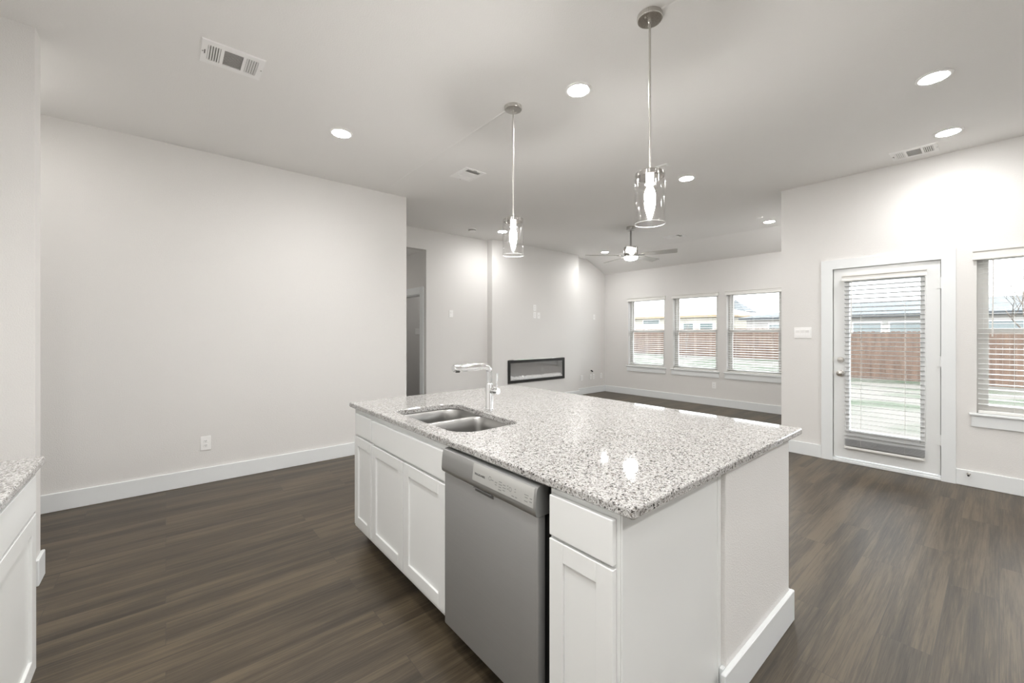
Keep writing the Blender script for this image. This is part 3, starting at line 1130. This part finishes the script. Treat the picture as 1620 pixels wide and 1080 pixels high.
# faucet
FXc, FYc = 1.452, 1.930
t = thing('kitchen_faucet', (FXc, FYc, CT), 'chrome pull out faucet standing behind the island sink', 'faucet')
m = MB()
m.lathe([(0, 0), (0.027, 0), (0.027, 0.004), (0.0235, 0.007), (0.0225, 0.012), (0.0225, 0.148), (0.0215, 0.156), (0.0185, 0.160), (0, 0.160)])
m.build('body', CHROME, t, smooth=True)
m = MB()
pts = [(0.0, 0, 0.155), (0.0, 0, 0.222)]
for k in range(1, 9):
    a = k / 8 * PI / 2
    pts.append((-0.036 + 0.036 * math.cos(a), 0, 0.222 + 0.036 * math.sin(a)))
pts += [(-0.075, 0.002, 0.2585)]
m.tube(pts, [0.0175] * len(pts), 20)
m.build('riser', CHROME, t, smooth=True)
m = MB()
m.tube([(-0.060, 0.001, 0.2582), (-0.063, 0.001, 0.2582), (-0.14, 0.004, 0.2575), (-0.225, 0.009, 0.2565), (-0.237, 0.010, 0.256), (-0.241, 0.010, 0.256)], [0.016, 0.0195, 0.0195, 0.0205, 0.0205, 0.017], 24)
sp = m.build('spray_head', CHROME, t, smooth=True)
m = MB()
m.cyl((-0.212, 0.009, 0.2385), (-0.212, 0.009, 0.2325), 0.0135, 0.0125, 20)
m.build('nozzle', SLOT, sp, smooth=True)
m = MB()
m.box((-0.185, 0.0, 0.2368), (-0.150, 0.012, 0.2405), 0.002, 1)
m.build('spray_button', SLOT, sp)
m = MB()
hd = Vector((0.20, -0.98, 0)).normalized()
p0 = Vector((0, 0, 0.116))
m.tube([p0 + hd * 0.018, p0 + hd * 0.022, p0 + hd * 0.066, p0 + hd * 0.070], [0.016, 0.0195, 0.0195, 0.017], 24)
h = m.build('handle_hub', CHROME, t, smooth=True)
m = MB()
q = p0 + hd * 0.055
m.tube([q + Vector((0, 0, 0.016)), q + Vector((0, 0, 0.022)), q + Vector((0.002, -0.004, 0.100)), q + Vector((0.002, -0.004, 0.104))], [0.0045, 0.005, 0.0062, 0.004], 14)
m.build('lever', CHROME, t, smooth=True)

# ------------------------------------------------------------------ dishwasher
t = thing('dishwasher', (1.22, 1.227, 0), 'stainless dishwasher built into the island cabinets', 'dishwasher')
WY0, WY1 = 0.955, 1.530
m = MB()
m.box((0.962, 0.930, 0.10), (1.50, 1.528, 0.845))
m.build('tub_body', BLACK, t, True)
m = MB()
m.box((1.000, 0.925, 0.0), (1.015, 1.531, 0.10))
m.build('toe_kick', BLACK, t, True)
m = MB()
m.box((0.912, WY0, 0.106), (0.950, WY1, 0.752), 0.006, 3)
dr = m.build('door_panel', STEEL, t, True, True)
m = MB()
prof = [(0.958, 0.856), (0.918, 0.853), (0.9085, 0.849), (0.9045, 0.842), (0.9015, 0.825), (0.8990, 0.800), (0.8975, 0.775), (0.8995, 0.762), (0.906, 0.755), (0.958, 0.754)]
m.prism(prof, 1, WY0 - 0.006, WY1)
cp = m.build('control_panel', STEELD, t, True, True)
m = MB()
pf = [(0.9060, 0.8470), (0.9030, 0.8420), (0.9000, 0.825), (0.8974, 0.800), (0.8962, 0.784), (0.8985, 0.783), (0.901, 0.80), (0.905, 0.838)]
m.prism(pf, 1, WY0 + 0.004, 1.298)
cn = m.build('console', CONSOLE, cp, True, True)
m = MB()
m.box((0.9000, 1.185, 0.7525), (0.914, 1.300, 0.7560), 0.001, 1)
m.box((0.9100, 1.185, 0.738), (0.9123, 1.300, 0.753), 0.0008, 1)
m.build('pocket_handle', POCKET, cp, True)
# printed legends: small marks, grouped as on the console
m = MB()


def dash(y, z, w, hgt):
    xx = 0.8974 + (z - 0.800) * 0.104
    m.box((xx - 0.0007, y - w, z - hgt / 2), (xx + 0.0004, y, z + hgt / 2))


for (y, z, w) in ((1.182, 0.814, 0.012), (1.160, 0.812, 0.012), (1.160, 0.804, 0.010),
                  (1.138, 0.820, 0.016), (1.138, 0.811, 0.018), (1.138, 0.802, 0.014), (1.138, 0.793, 0.016),
                  (1.115, 0.815, 0.014), (1.115, 0.806, 0.016), (1.115, 0.797, 0.012),
                  (1.092, 0.818, 0.006), (1.092, 0.808, 0.006),
                  (1.052, 0.818, 0.005), (1.052, 0.809, 0.005), (1.066, 0.793, 0.013), (1.048, 0.793, 0.010),
                  (1.003, 0.816, 0.020), (1.000, 0.808, 0.014), (1.002, 0.796, 0.016),
                  (0.976, 0.810, 0.010), (0.977, 0.800, 0.012)):
    dash(y, z, w, 0.0028)
for yc_, zc_ in ((1.190, 0.817), (1.075, 0.811)):
    for k in range(14):
        a = 2 * PI * k / 14
        y, z = yc_ + 0.0065 * math.cos(a), zc_ + 0.0065 * math.sin(a)
        dash(y + 0.0009, z, 0.0018, 0.0018)
m.build('button_lettering', INKL, cn, True)
tx = bpy.data.curves.new('brand_lettering', 'FONT')
tx.body = 'FRIGIDAIRE'
tx.size = 0.0125
tx.extrude = 0.0002
tx.space_character = 1.02
tmp = bpy.data.objects.new('brand_lettering_curve', tx)
C.objects.link(tmp)
me = bpy.data.meshes.new_from_object(tmp.evaluated_get(bpy.context.evaluated_depsgraph_get()))
bpy.data.objects.remove(tmp, do_unlink=True)
me.materials.clear()
me.materials.append(INK)
to = bpy.data.objects.new('brand_lettering', me)
C.objects.link(to)
to.parent = cp
to.location = Vector((0.8980, 1.284, 0.8075)) - t.location
to.rotation_euler = (PI / 2 + 0.104, 0, -PI / 2)

# ------------------------------------------------------------------ left counter run
LXF = -0.372
cabinet('base_cabinet', 'white cabinet under the granite at the left edge of the photo', 1.72, 2.235, LXF, LXF + 0.019, XB + 0.001, 1,
        [('drawer', 1.729, 2.214, 0.712, 0.838)], [(1.729, 2.214, 0.150, 0.702)])
cabinet('base_cabinet', 'white cabinet further along the left counter, beside the camera', 1.20, 1.72, LXF, LXF + 0.019, XB + 0.001, 1,
        [('drawer', 1.209, 1.711, 0.712, 0.838)], [(1.209, 1.711, 0.150, 0.702)])
counter('perimeter_countertop', 'small corner of speckled granite countertop at the left edge',
        round_poly([(XB + 0.001, 1.19, 0), (-0.338, 1.19, 0.01), (-0.338, 2.270, 0.012), (XB + 0.001, 2.270, 0)], 4), None)

# ------------------------------------------------------------------ ceiling lights
def add_beam(t, watts):
    l = bpy.data.lights.new('led_beam', 'SPOT')
    l.energy = watts
    l.color = (1.0, 0.99, 0.975)
    l.spot_size = R_(164)
    l.spot_blend = 1.0
    l.shadow_soft_size = 0.05
    o = bpy.data.objects.new('led_beam', l)
    C.objects.link(o)
    o.parent = t
    o.location = (0, 0, -0.016)
    return o


def make_can():
    t = thing('recessed_light', (0, 0, 0), 'x', 'ceiling light')
    m = MB()
    m.lathe([(0.089, 0.0), (0.089, -0.003), (0.084, -0.006), (0.074, -0.0075), (0.070, -0.0065), (0.067, -0.004), (0.067, 0.0)], seg=48)
    m.build('trim_ring', PLASTIC, t, smooth=True)
    m = MB()
    m.lathe([(0.067, -0.004), (0.060, -0.0085), (0.040, -0.0115), (0.0, -0.013)], seg=48)
    m.build('lens', LENS, t, smooth=True)
    add_beam(t, CAN_WATTS)
    return t


CANS = [((1.092, 3.448), 'round recessed ceiling light over the dining floor near the long left wall'),
        ((2.108, 1.812), 'round recessed ceiling light between the two pendant lamps'),
        ((3.730, 0.267), 'round recessed ceiling light, uppermost at the right of the photo'),
        ((4.841, 0.266), 'round recessed ceiling light next to the vent above the patio door'),
        ((4.185, 2.119), 'round recessed ceiling light just right of the near pendant glass'),
        ((6.743, 2.166), 'round recessed ceiling light near the outer wall corner and small sensor'),
        ((6.752, 5.110), 'round recessed ceiling light behind the left fan blade'),
        ((4.127, 5.131), 'round recessed ceiling light seen beside the far pendant glass'),
        ((0.20, 0.25), 'added unseen recessed ceiling light above the kitchen aisle, beside the camera'),  # this and all below: unseen lights added to brighten the room
        ((0.20, 1.55), 'added unseen recessed ceiling light above the kitchen aisle by the left counter'),
        ((-0.45, 0.90), 'added unseen recessed ceiling light above the left counter, beside the camera'),
        ((-0.45, -0.50), 'added unseen recessed ceiling light above the left counter behind the camera'),
        ((1.30, -1.30), 'added unseen recessed ceiling light above the floor just behind the camera'),
        ((3.80, -1.50), 'added unseen recessed ceiling light above the floor beyond the right window'),
        ((0.20, -1.30), 'added unseen recessed ceiling light above the kitchen behind the camera'),
        ((2.30, -1.20), 'added unseen recessed ceiling light over the floor right of the camera')]
can = make_can()
for i, ((x, y), lab) in enumerate(CANS):
    o = can if i == 0 else copy_tree(can)
    o.location = (x, y, HC)
    tag(o, lab, 'ceiling light', 'recessed ceiling lights')


t = thing('recessed_light', (2.62, 7.35, 2.65), 'added unseen recessed ceiling light in the dim hallway', 'ceiling light', 'recessed ceiling lights')  # unseen lamp added to lift the dark hallway
m = MB()
m.lathe([(0.089, 0.0), (0.089, -0.003), (0.084, -0.006), (0.074, -0.0075), (0.067, -0.004), (0.067, 0.0)], seg=32)
m.build('trim_ring', PLASTIC, t, smooth=True)
m = MB()
m.lathe([(0.067, -0.004), (0.060, -0.0085), (0.040, -0.0115), (0.0, -0.013)], seg=32)
m.build('lens', LENSDIM, t, smooth=True)
add_beam(t, CAN_WATTS * 0.35)

copy_tree(t, (-0.86, 3.86, HC), None, 'added unseen recessed ceiling light in the nook behind the stub wall at the left edge')  # unseen lamp added to brighten the left wall
copy_tree(t, (4.25, 6.70, 2.65), None, 'added unseen recessed ceiling light in the side room off the dim hallway')  # unseen lamp added to light the side room

# ------------------------------------------------------------------ pendants
def make_pendant():
    t = thing('pendant_lamp', (0, 0, 0), 'x', 'pendant lamp')
    m = MB()
    m.lathe([(0.0, 0.0), (0.0625, 0.0), (0.0625, -0.020), (0.060, -0.0235), (0.056, -0.024), (0.0, -0.024)], seg=48)
    cap = m.build('canopy', NICKEL, t, smooth=True)
    for sx in (-1, 1):
        m = MB()
        m.lathe([(0.006, 0.0), (0.006, -0.005), (0.003, -0.008), (0, -0.0085)], (sx * 0.034, 0.012, -0.0235), 14)
        m.build('screw', NICKEL, cap, smooth=True)
    m = MB()
    m.lathe([(0.009, -0.022), (0.009, -0.036), (0.0058, -0.038), (0.0058, -0.41), (0.0068, -0.411), (0.0068, -0.417), (0.0058, -0.418), (0.0058, -0.795)], seg=16)
    m.build('rod', NICKEL, t, smooth=True)
    zt = -0.797                    # top of the shade cap
    m = MB()
    m.lathe([(0.0, zt), (0.016, zt), (0.018, zt - 0.004), (0.067, zt - 0.006), (0.0705, zt - 0.010), (0.0705, zt - 0.030), (0.067, zt - 0.030), (0.067, zt - 0.012), (0, zt - 0.012)], seg=48)
    m.build('shade_cap', CAPM, t, smooth=True)
    m = MB()
    zg0, zg1 = zt - 0.010, zt - 0.268
    m.lathe([(0.0722, zg0), (0.0722, zg1), (0.0736, zg1 - 0.0015), (0.0752, zg1), (0.0752, zg0)], seg=64)
    m.build('glass_shade', SHADE, t, smooth=True)
    m = MB()
    m.lathe([(0.0738 + 0.0011 * math.cos(2 * PI * k / 10), zg1 + 0.0011 * math.sin(2 * PI * k / 10)) for k in range(10)], seg=64, close=True)
    m.build('shade_rim', CRIM, t, smooth=True)
    m = MB()
    m.lathe([(0.0, zt - 0.012), (0.020, zt - 0.012), (0.020, zt - 0.060), (0.024, zt - 0.062), (0.024, zt - 0.066), (0.014, zt - 0.068), (0, zt - 0.068)], seg=28)
    m.build('socket', PLASTIC, t, smooth=True)
    m = MB()
    m.lathe([(0.0, zt - 0.066), (0.012, zt - 0.068), (0.014, zt - 0.080), (0.022, zt - 0.098), (0.0275, zt - 0.120), (0.026, zt - 0.140), (0.019, zt - 0.165), (0.013, zt - 0.190), (0.007, zt - 0.208), (0.0, zt - 0.212)], seg=28)
    m.build('bulb', BULB, t, smooth=True)
    return t


CRIM = plain('polished glass rim', (0.85, 0.86, 0.86), 0.12, var=0.01)
pn = make_pendant()
pn.location = (1.909, 2.251, HC)
tag(pn, 'nickel pendant with clear glass cylinder above the faucet end of the island', 'pendant lamp', 'pendants over the island')
p2 = copy_tree(pn, (1.895, 1.153, HC), 0.3, 'nickel pendant with clear glass cylinder above the near end of the island')

# ------------------------------------------------------------------ ceiling fan
t = thing('ceiling_fan', (5.461, 3.646, HC), 'brushed nickel five blade ceiling fan with light', 'ceiling fan')
m = MB()
m.lathe([(0, 0), (0.066, 0), (0.066, -0.040), (0.060, -0.050), (0.022, -0.054), (0, -0.054)], seg=40)
m.build('canopy', FANM, t, smooth=True)
m = MB()
m.lathe([(0.0, -0.05), (0.0135, -0.05), (0.0135, -0.285), (0.022, -0.288), (0.022, -0.312), (0, -0.312)], seg=20)
m.build('down_rod', FANM, t, smooth=True)
m = MB()
m.lathe([(0, -0.308), (0.100, -0.310), (0.104, -0.314), (0.104, -0.425), (0.090, -0.430), (0.090, -0.446), (0.106, -0.448), (0.106, -0.462), (0, -0.462)], seg=48)
m.build('motor_housing', CAPM, t, smooth=True)
m = MB()
m.lathe([(0.100, -0.460), (0.100, -0.478), (0.088, -0.496), (0.055, -0.508), (0, -0.512)], seg=48)
m.build('light_lens', FANL, t, smooth=True)
ang0 = R_(142)
for k in range(5):
    m = MB()
    L0, L1 = 0.17, 0.69
    zz = -0.437
    prof = [(L0, -0.045), (L0 + 0.03, -0.058), (L1 - 0.06, -0.068), (L1 - 0.01, -0.066), (L1, -0.055), (L1 - 0.025, 0.060), (L1 - 0.04, 0.066), (L0 + 0.03, 0.052), (L0, 0.045)]
    A = [m.bm.verts.new((x, y, -0.003)) for x, y in prof]
    B = [m.bm.verts.new((x, y, 0.003)) for x, y in prof]
    n = len(prof)
    for i in range(n):
        j = (i + 1) % n
        m.bm.faces.new((A[i], A[j], B[j], B[i]))
    m.bm.faces.new(A[::-1])
    m.bm.faces.new(B)
    bmesh.ops.rotate(m.bm, verts=m.bm.verts, cent=(0, 0, 0), matrix=Matrix.Rotation(R_(-13), 3, 'X'))
    a = ang0 - k * R_(72)
    mat = Matrix.Translation((0, 0, zz)) @ Matrix.Rotation(a, 4, 'Z')
    bmesh.ops.transform(m.bm, matrix=mat, verts=m.bm.verts)
    b = m.build('blade', BLADE, t)
    m = MB()
    m.box((0.085, -0.020, -0.010), (0.215, 0.020, -0.004), 0.002, 1)
    bmesh.ops.rotate(m.bm, verts=m.bm.verts, cent=(0.15, 0, 0), matrix=Matrix.Rotation(R_(-13), 3, 'X'))
    bmesh.ops.transform(m.bm, matrix=mat, verts=m.bm.verts)
    m.build('blade_bracket', FANM, b)

# ------------------------------------------------------------------ ceiling registers
def make_register():
    """long side along local x; hangs below z = 0"""
    t = thing('air_register', (0, 0, 0), 'x', 'air vent')
    L, Wd = 0.302, 0.240
    m = MB()
    z0, z1 = -0.006, 0.0
    banks = [(-0.122, -0.062), (-0.046, 0.046), (0.062, 0.122)]
    yb = 0.080
    m.box((-L / 2, yb, z0), (L / 2, Wd / 2, z1))
    m.box((-L / 2, -Wd / 2, z0), (L / 2, -yb, z1))
    xs = [-L / 2] + [v for b in banks for v in b] + [L / 2]
    for a, b in zip(xs[0::2], xs[1::2]):
        m.box((a, -yb, z0), (b, yb, z1))
    m.box((-L / 2 - 0.003, -Wd / 2 - 0.003, -0.0025), (L / 2 + 0.003, -Wd / 2, 0.0))
    m.box((-L / 2 - 0.003, Wd / 2, -0.0025), (L / 2 + 0.003, Wd / 2 + 0.003, 0.0))
    m.build('face_plate', PLASTIC, t)
    m = MB()
    for (a, b) in banks:
        m.box((a - 0.001, -yb, -0.0012), (b + 0.001, yb, -0.0002))
    m.build('duct_shadow', GREYSLOT, t)
    for bi, (a, b) in enumerate(banks):
        m = MB()
        if bi == 1:
            n = 13
            for k in range(n):
                y = -yb + (k + 0.5) * 2 * yb / n
                m.prism([(y - 0.0030, -0.0062), (y - 0.0012, -0.0062), (y + 0.0030, -0.0014), (y + 0.0012, -0.0014)], 0, a, b)
        else:
            sg = -1 if bi == 0 else 1
            n = 5
            for k in range(n):
                x = a + (k + 0.5) * (b - a) / n
                m.prism([(x - sg * 0.0040, -0.0014), (x - sg * 0.0024, -0.0014), (x + sg * 0.0046, -0.0062), (x + sg * 0.0030, -0.0062)], 1, -yb, yb)
        m.build('louvers', PLASTIC, t)
    m = MB()
    m.box((-0.137, -0.02, -0.0075), (-0.133, 0.02, -0.0058))
    m.build('damper_slot', SLOT, t)
    for sx in (-1, 1):
        m = MB()
        m.lathe([(0.004, -0.0058), (0.003, -0.0075), (0, -0.008)], (sx * 0.144, 0, 0), 12)
        m.build('screw', GREYSLOT, t, smooth=True)
    return t


REG = [((0.306, 2.940), 0.0, 'white ceiling air vent over the dining floor, upper left of the photo'),
       ((2.371, 3.515), PI / 2, 'white ceiling air vent left of the far pendant rod'),
       ((5.135, 0.492), -PI / 2, 'white ceiling air vent above the patio door'),
       ((6.540, 3.530), PI / 2, 'white ceiling air vent right of the ceiling fan')]
rg = make_register()
for i, ((x, y), rz, lab) in enumerate(REG):
    o = rg if i == 0 else copy_tree(rg)
    o.location = (x, y, HC)
    o.rotation_euler = (0, 0, rz)
    tag(o, lab, 'air vent', 'ceiling air vents')

t = thing('smoke_detector', (3.664, 5.312, HC), 'round white smoke detector on the ceiling near the chimney breast', 'smoke detector')
m = MB()
m.lathe([(0, 0), (0.062, 0), (0.062, -0.012), (0.056, -0.016), (0.054, -0.032), (0.046, -0.040), (0, -0.042)], seg=36)
m.build('housing', PLASTIC, t, smooth=True)
m = MB()
m.lathe([(0.0568, -0.018), (0.0575, -0.020), (0.0575, -0.026), (0.0552, -0.028)], seg=36)
m.build('vent_ring', GREYSLOT, t, smooth=True)
t = thing('ceiling_sensor', (6.341, 2.163, HC), 'small round white sensor on the ceiling near the far right recessed light', 'sensor')
m = MB()
m.lathe([(0, 0), (0.045, 0), (0.045, -0.010), (0.036, -0.020), (0, -0.022)], seg=30)
m.build('housing', PLASTIC, t, smooth=True)
t = thing('ceiling_plate', (3.690, 2.112, HC), 'small white rectangular plate on the ceiling behind the near pendant', 'plate')
m = MB()
m.box((-0.03, -0.062, -0.007), (0.03, 0.062, 0.0), 0.003, 1)
m.build('cover_plate', PLASTIC, t)
m = MB()
m.box((-0.012, -0.040, -0.010), (0.012, 0.040, -0.006), 0.002, 1)
m.build('insert', VINYL, t)

# ------------------------------------------------------------------ back yard
GZ = -0.45
m = MB()
m.box((5.6, -40, GZ - 0.1), (75, 60, GZ))
m.box((-30, -40, GZ - 0.1), (5.6, YB - 0.3, GZ))
tag(m.build('lawn_ground', LAWN), 'pale dry lawn with green patches behind the house', 'lawn', kind='structure')


def make_fence(label, p, q, zt, seed):
    p = Vector((*p, GZ))
    q = Vector((*q, GZ))
    t = thing('wooden_fence', (p + q) / 2, label, 'fence')
    d = (q - p)
    L = d.length
    d.normalize()
    nrm = Vector((-d.y, d.x, 0))
    r = random.Random(seed)
    m = MB()
    n = int(L / 0.142)
    for k in range(n):
        s = (k + 0.5) * L / n
        w = 0.069
        h = zt - GZ + r.uniform(-0.012, 0.012)
        y = r.uniform(-0.006, 0.006)
        base = p + d * s + nrm * y
        vs = []
        for (u, z) in ((-w, 0.03), (w, 0.03), (w, h - 0.03), (w - 0.03, h), (-w + 0.03, h), (-w, h - 0.03)):
            vs.append([m.bm.verts.new(base + d * u + Vector((0, 0, z)) + nrm * e) for e in (-0.009, 0.009)])
        A = [v[0] for v in vs]
        B = [v[1] for v in vs]
        for i in range(6):
            j = (i + 1) % 6
            m.bm.faces.new((A[i], A[j], B[j], B[i]))
        m.bm.faces.new(A[::-1])
        m.bm.faces.new(B)
    m.build('boards', CEDAR, t, True)
    ax = 1 if abs(d.y) > abs(d.x) else 0
    m = MB()
    for z in (0.35, 1.0, zt - GZ - 0.25):
        m.tube([p + nrm * -0.04 + Vector((0, 0, z)), q + nrm * -0.04 + Vector((0, 0, z))], 0.035, 4)
    m.build('rails', CEDAR, t, True)
    return t


make_fence('red brown cedar board fence behind the patio door and right window', (20.8, -14.0), (20.8, 4.9), 1.39, 1)
make_fence('short run of brown board fence joining the near and far fences', (20.9, 4.98), (30.55, 7.55), 1.45, 2)
make_fence('weathered brown board fence far behind the three living room windows', (30.72, 7.72), (32.6, 29.0), 1.62, 3)


def make_house(name, label, x, y0, y1, depth, ze, pitch, wall, roof, fascia, wins, glass, gutter=0.16):
    t = thing(name, (x, (y0 + y1) / 2, GZ), label, 'house')
    m = MB()
    m.box((x, y0, GZ), (x + depth, y1, ze))
    m.build('walls', wall, t, True)
    ov = 0.4
    m = MB()
    a, b, c, d_ = x - ov, x + depth + ov, y0 - ov, y1 + ov
    rise = (b - a) / 2 * pitch
    mx = (a + b) / 2
    hb = (b - a) / 2
    v = [m.bm.verts.new(p) for p in ((a, c, ze), (b, c, ze), (b, d_, ze), (a, d_, ze), (mx, c + hb, ze + rise), (mx, d_ - hb, ze + rise))]
    for f in ((0, 1, 4), (1, 2, 5, 4), (2, 3, 5), (3, 0, 4, 5), (0, 3, 2, 1)):
        m.bm.faces.new([v[i] for i in f])
    m.build('roof', roof, t, True)
    m = MB()
    m.box((a - 0.02, c, ze - gutter), (a + 0.02, d_, ze + 0.02))
    m.box((a, c - 0.02, ze - gutter), (b, c + 0.02, ze + 0.02))
    m.box((a, d_ - 0.02, ze - gutter), (b, d_ + 0.02, ze + 0.02))
    m.build('gutter', fascia, t, True)
    for (wy0, wy1, wz0, wz1) in wins:
        m = MB()
        for bx in (((x - 0.03, wy0 - 0.06, wz0 - 0.06), (x, wy0, wz1 + 0.06)), ((x - 0.03, wy1, wz0 - 0.06), (x, wy1 + 0.06, wz1 + 0.06)),
                   ((x - 0.03, wy0, wz0 - 0.06), (x, wy1, wz0)), ((x - 0.03, wy0, wz1), (x, wy1, wz1 + 0.06))):
            m.box(*bx)
        w = m.build('window', TRIM, t, True)
        m = MB()
        m.box((x - 0.012, wy0, wz0), (x - 0.004, wy1, wz1))
        m.build('pane', glass, w, True)
    return t


make_house('neighbor_house', 'cream house with tan eave line behind the far fence', 36.0, 14.6, 30.0, 9, 2.85, 0.30, STUCCO, ROOFT, FASCIAT,
           [(15.9, 17.0, 1.2, 2.15), (17.6, 18.5, 1.2, 2.15), (20.9, 22.6, 2.2, 2.55)], HGLASS)
make_house('neighbor_house', 'pale brick house with grey hip roof and dark gutter behind the right window', 33.0, -13.0, 12.1, 10, 2.45, 0.20, BRICKW, ROOFG, FASCIAD,
           [(9.6, 10.6, 0.6, 1.95), (7.6, 8.9, 0.6, 1.95), (-0.8, 0.6, 0.6, 1.95), (-3.0, -1.6, 0.6, 1.95), (4.6, 5.9, 0.6, 1.95), (2.6, 4.2, 0.6, 1.95)], HGLASSP)
make_house('neighbor_house', 'distant taller house with a grey roof between the two nearer houses', 50.0, 18.75, 21.3, 2.6, 3.8, 0.85, STUCCO, ROOFG, FASCIAD, [(19.4, 20.6, 1.6, 2.9)], HGLASS)


def make_tree(label, loc, h, seed, r0=0.05, lev=4):
    t = thing('bare_tree', loc, label, 'tree')
    r = random.Random(seed)
    m = MB()

    def branch(p, d, L, rad, k, m):
        pts = [p]
        q = p
        for i in range(4):
            d = (d + Vector((r.uniform(-.16, .16), r.uniform(-.16, .16), r.uniform(0, .12)))).normalized()
            q = q + d * L / 4
            pts.append(q)
        m.tube(pts, [rad * (1 - 0.13 * i) for i in range(5)], 6)
        if k > 0:
            for i in range(r.choice((2, 3, 3))):
                s = r.choice(pts[2:])
                nd = (d + Vector((r.uniform(-.9, .9), r.uniform(-.9, .9), r.uniform(.0, .6)))).normalized()
                branch(s, nd, L * r.uniform(.55, .75), rad * 0.52, k - 1, m)
    tr = MB()
    tr.tube([(0, 0, 0), (0.02, 0.01, h * 0.15), (0.03, -0.01, h * 0.32)], [r0, r0 * .9, r0 * .8], 8)
    tr.build('trunk', BARK, t)
    for i in range(4):
        branch(Vector((0.03, -0.01, h * 0.31)), Vector((r.uniform(-.5, .5), r.uniform(-.5, .5), 1)).normalized(), h * 0.36, r0 * 0.6, lev - 1, m)
    m.build('branches', BARK, t)
    return t


make_tree('thin leafless sapling standing before the far fence in the middle window', (28.0, 14.2, GZ), 3.0, 5, 0.035, 3)
make_tree('leafless tree rising behind the fence in the right window', (25.5, -0.9, GZ), 4.4, 8, 0.06, 4)
make_tree('leafless tree at the outer edge of the right window', (26.5, -6.5, GZ), 4.6, 11, 0.06, 4)
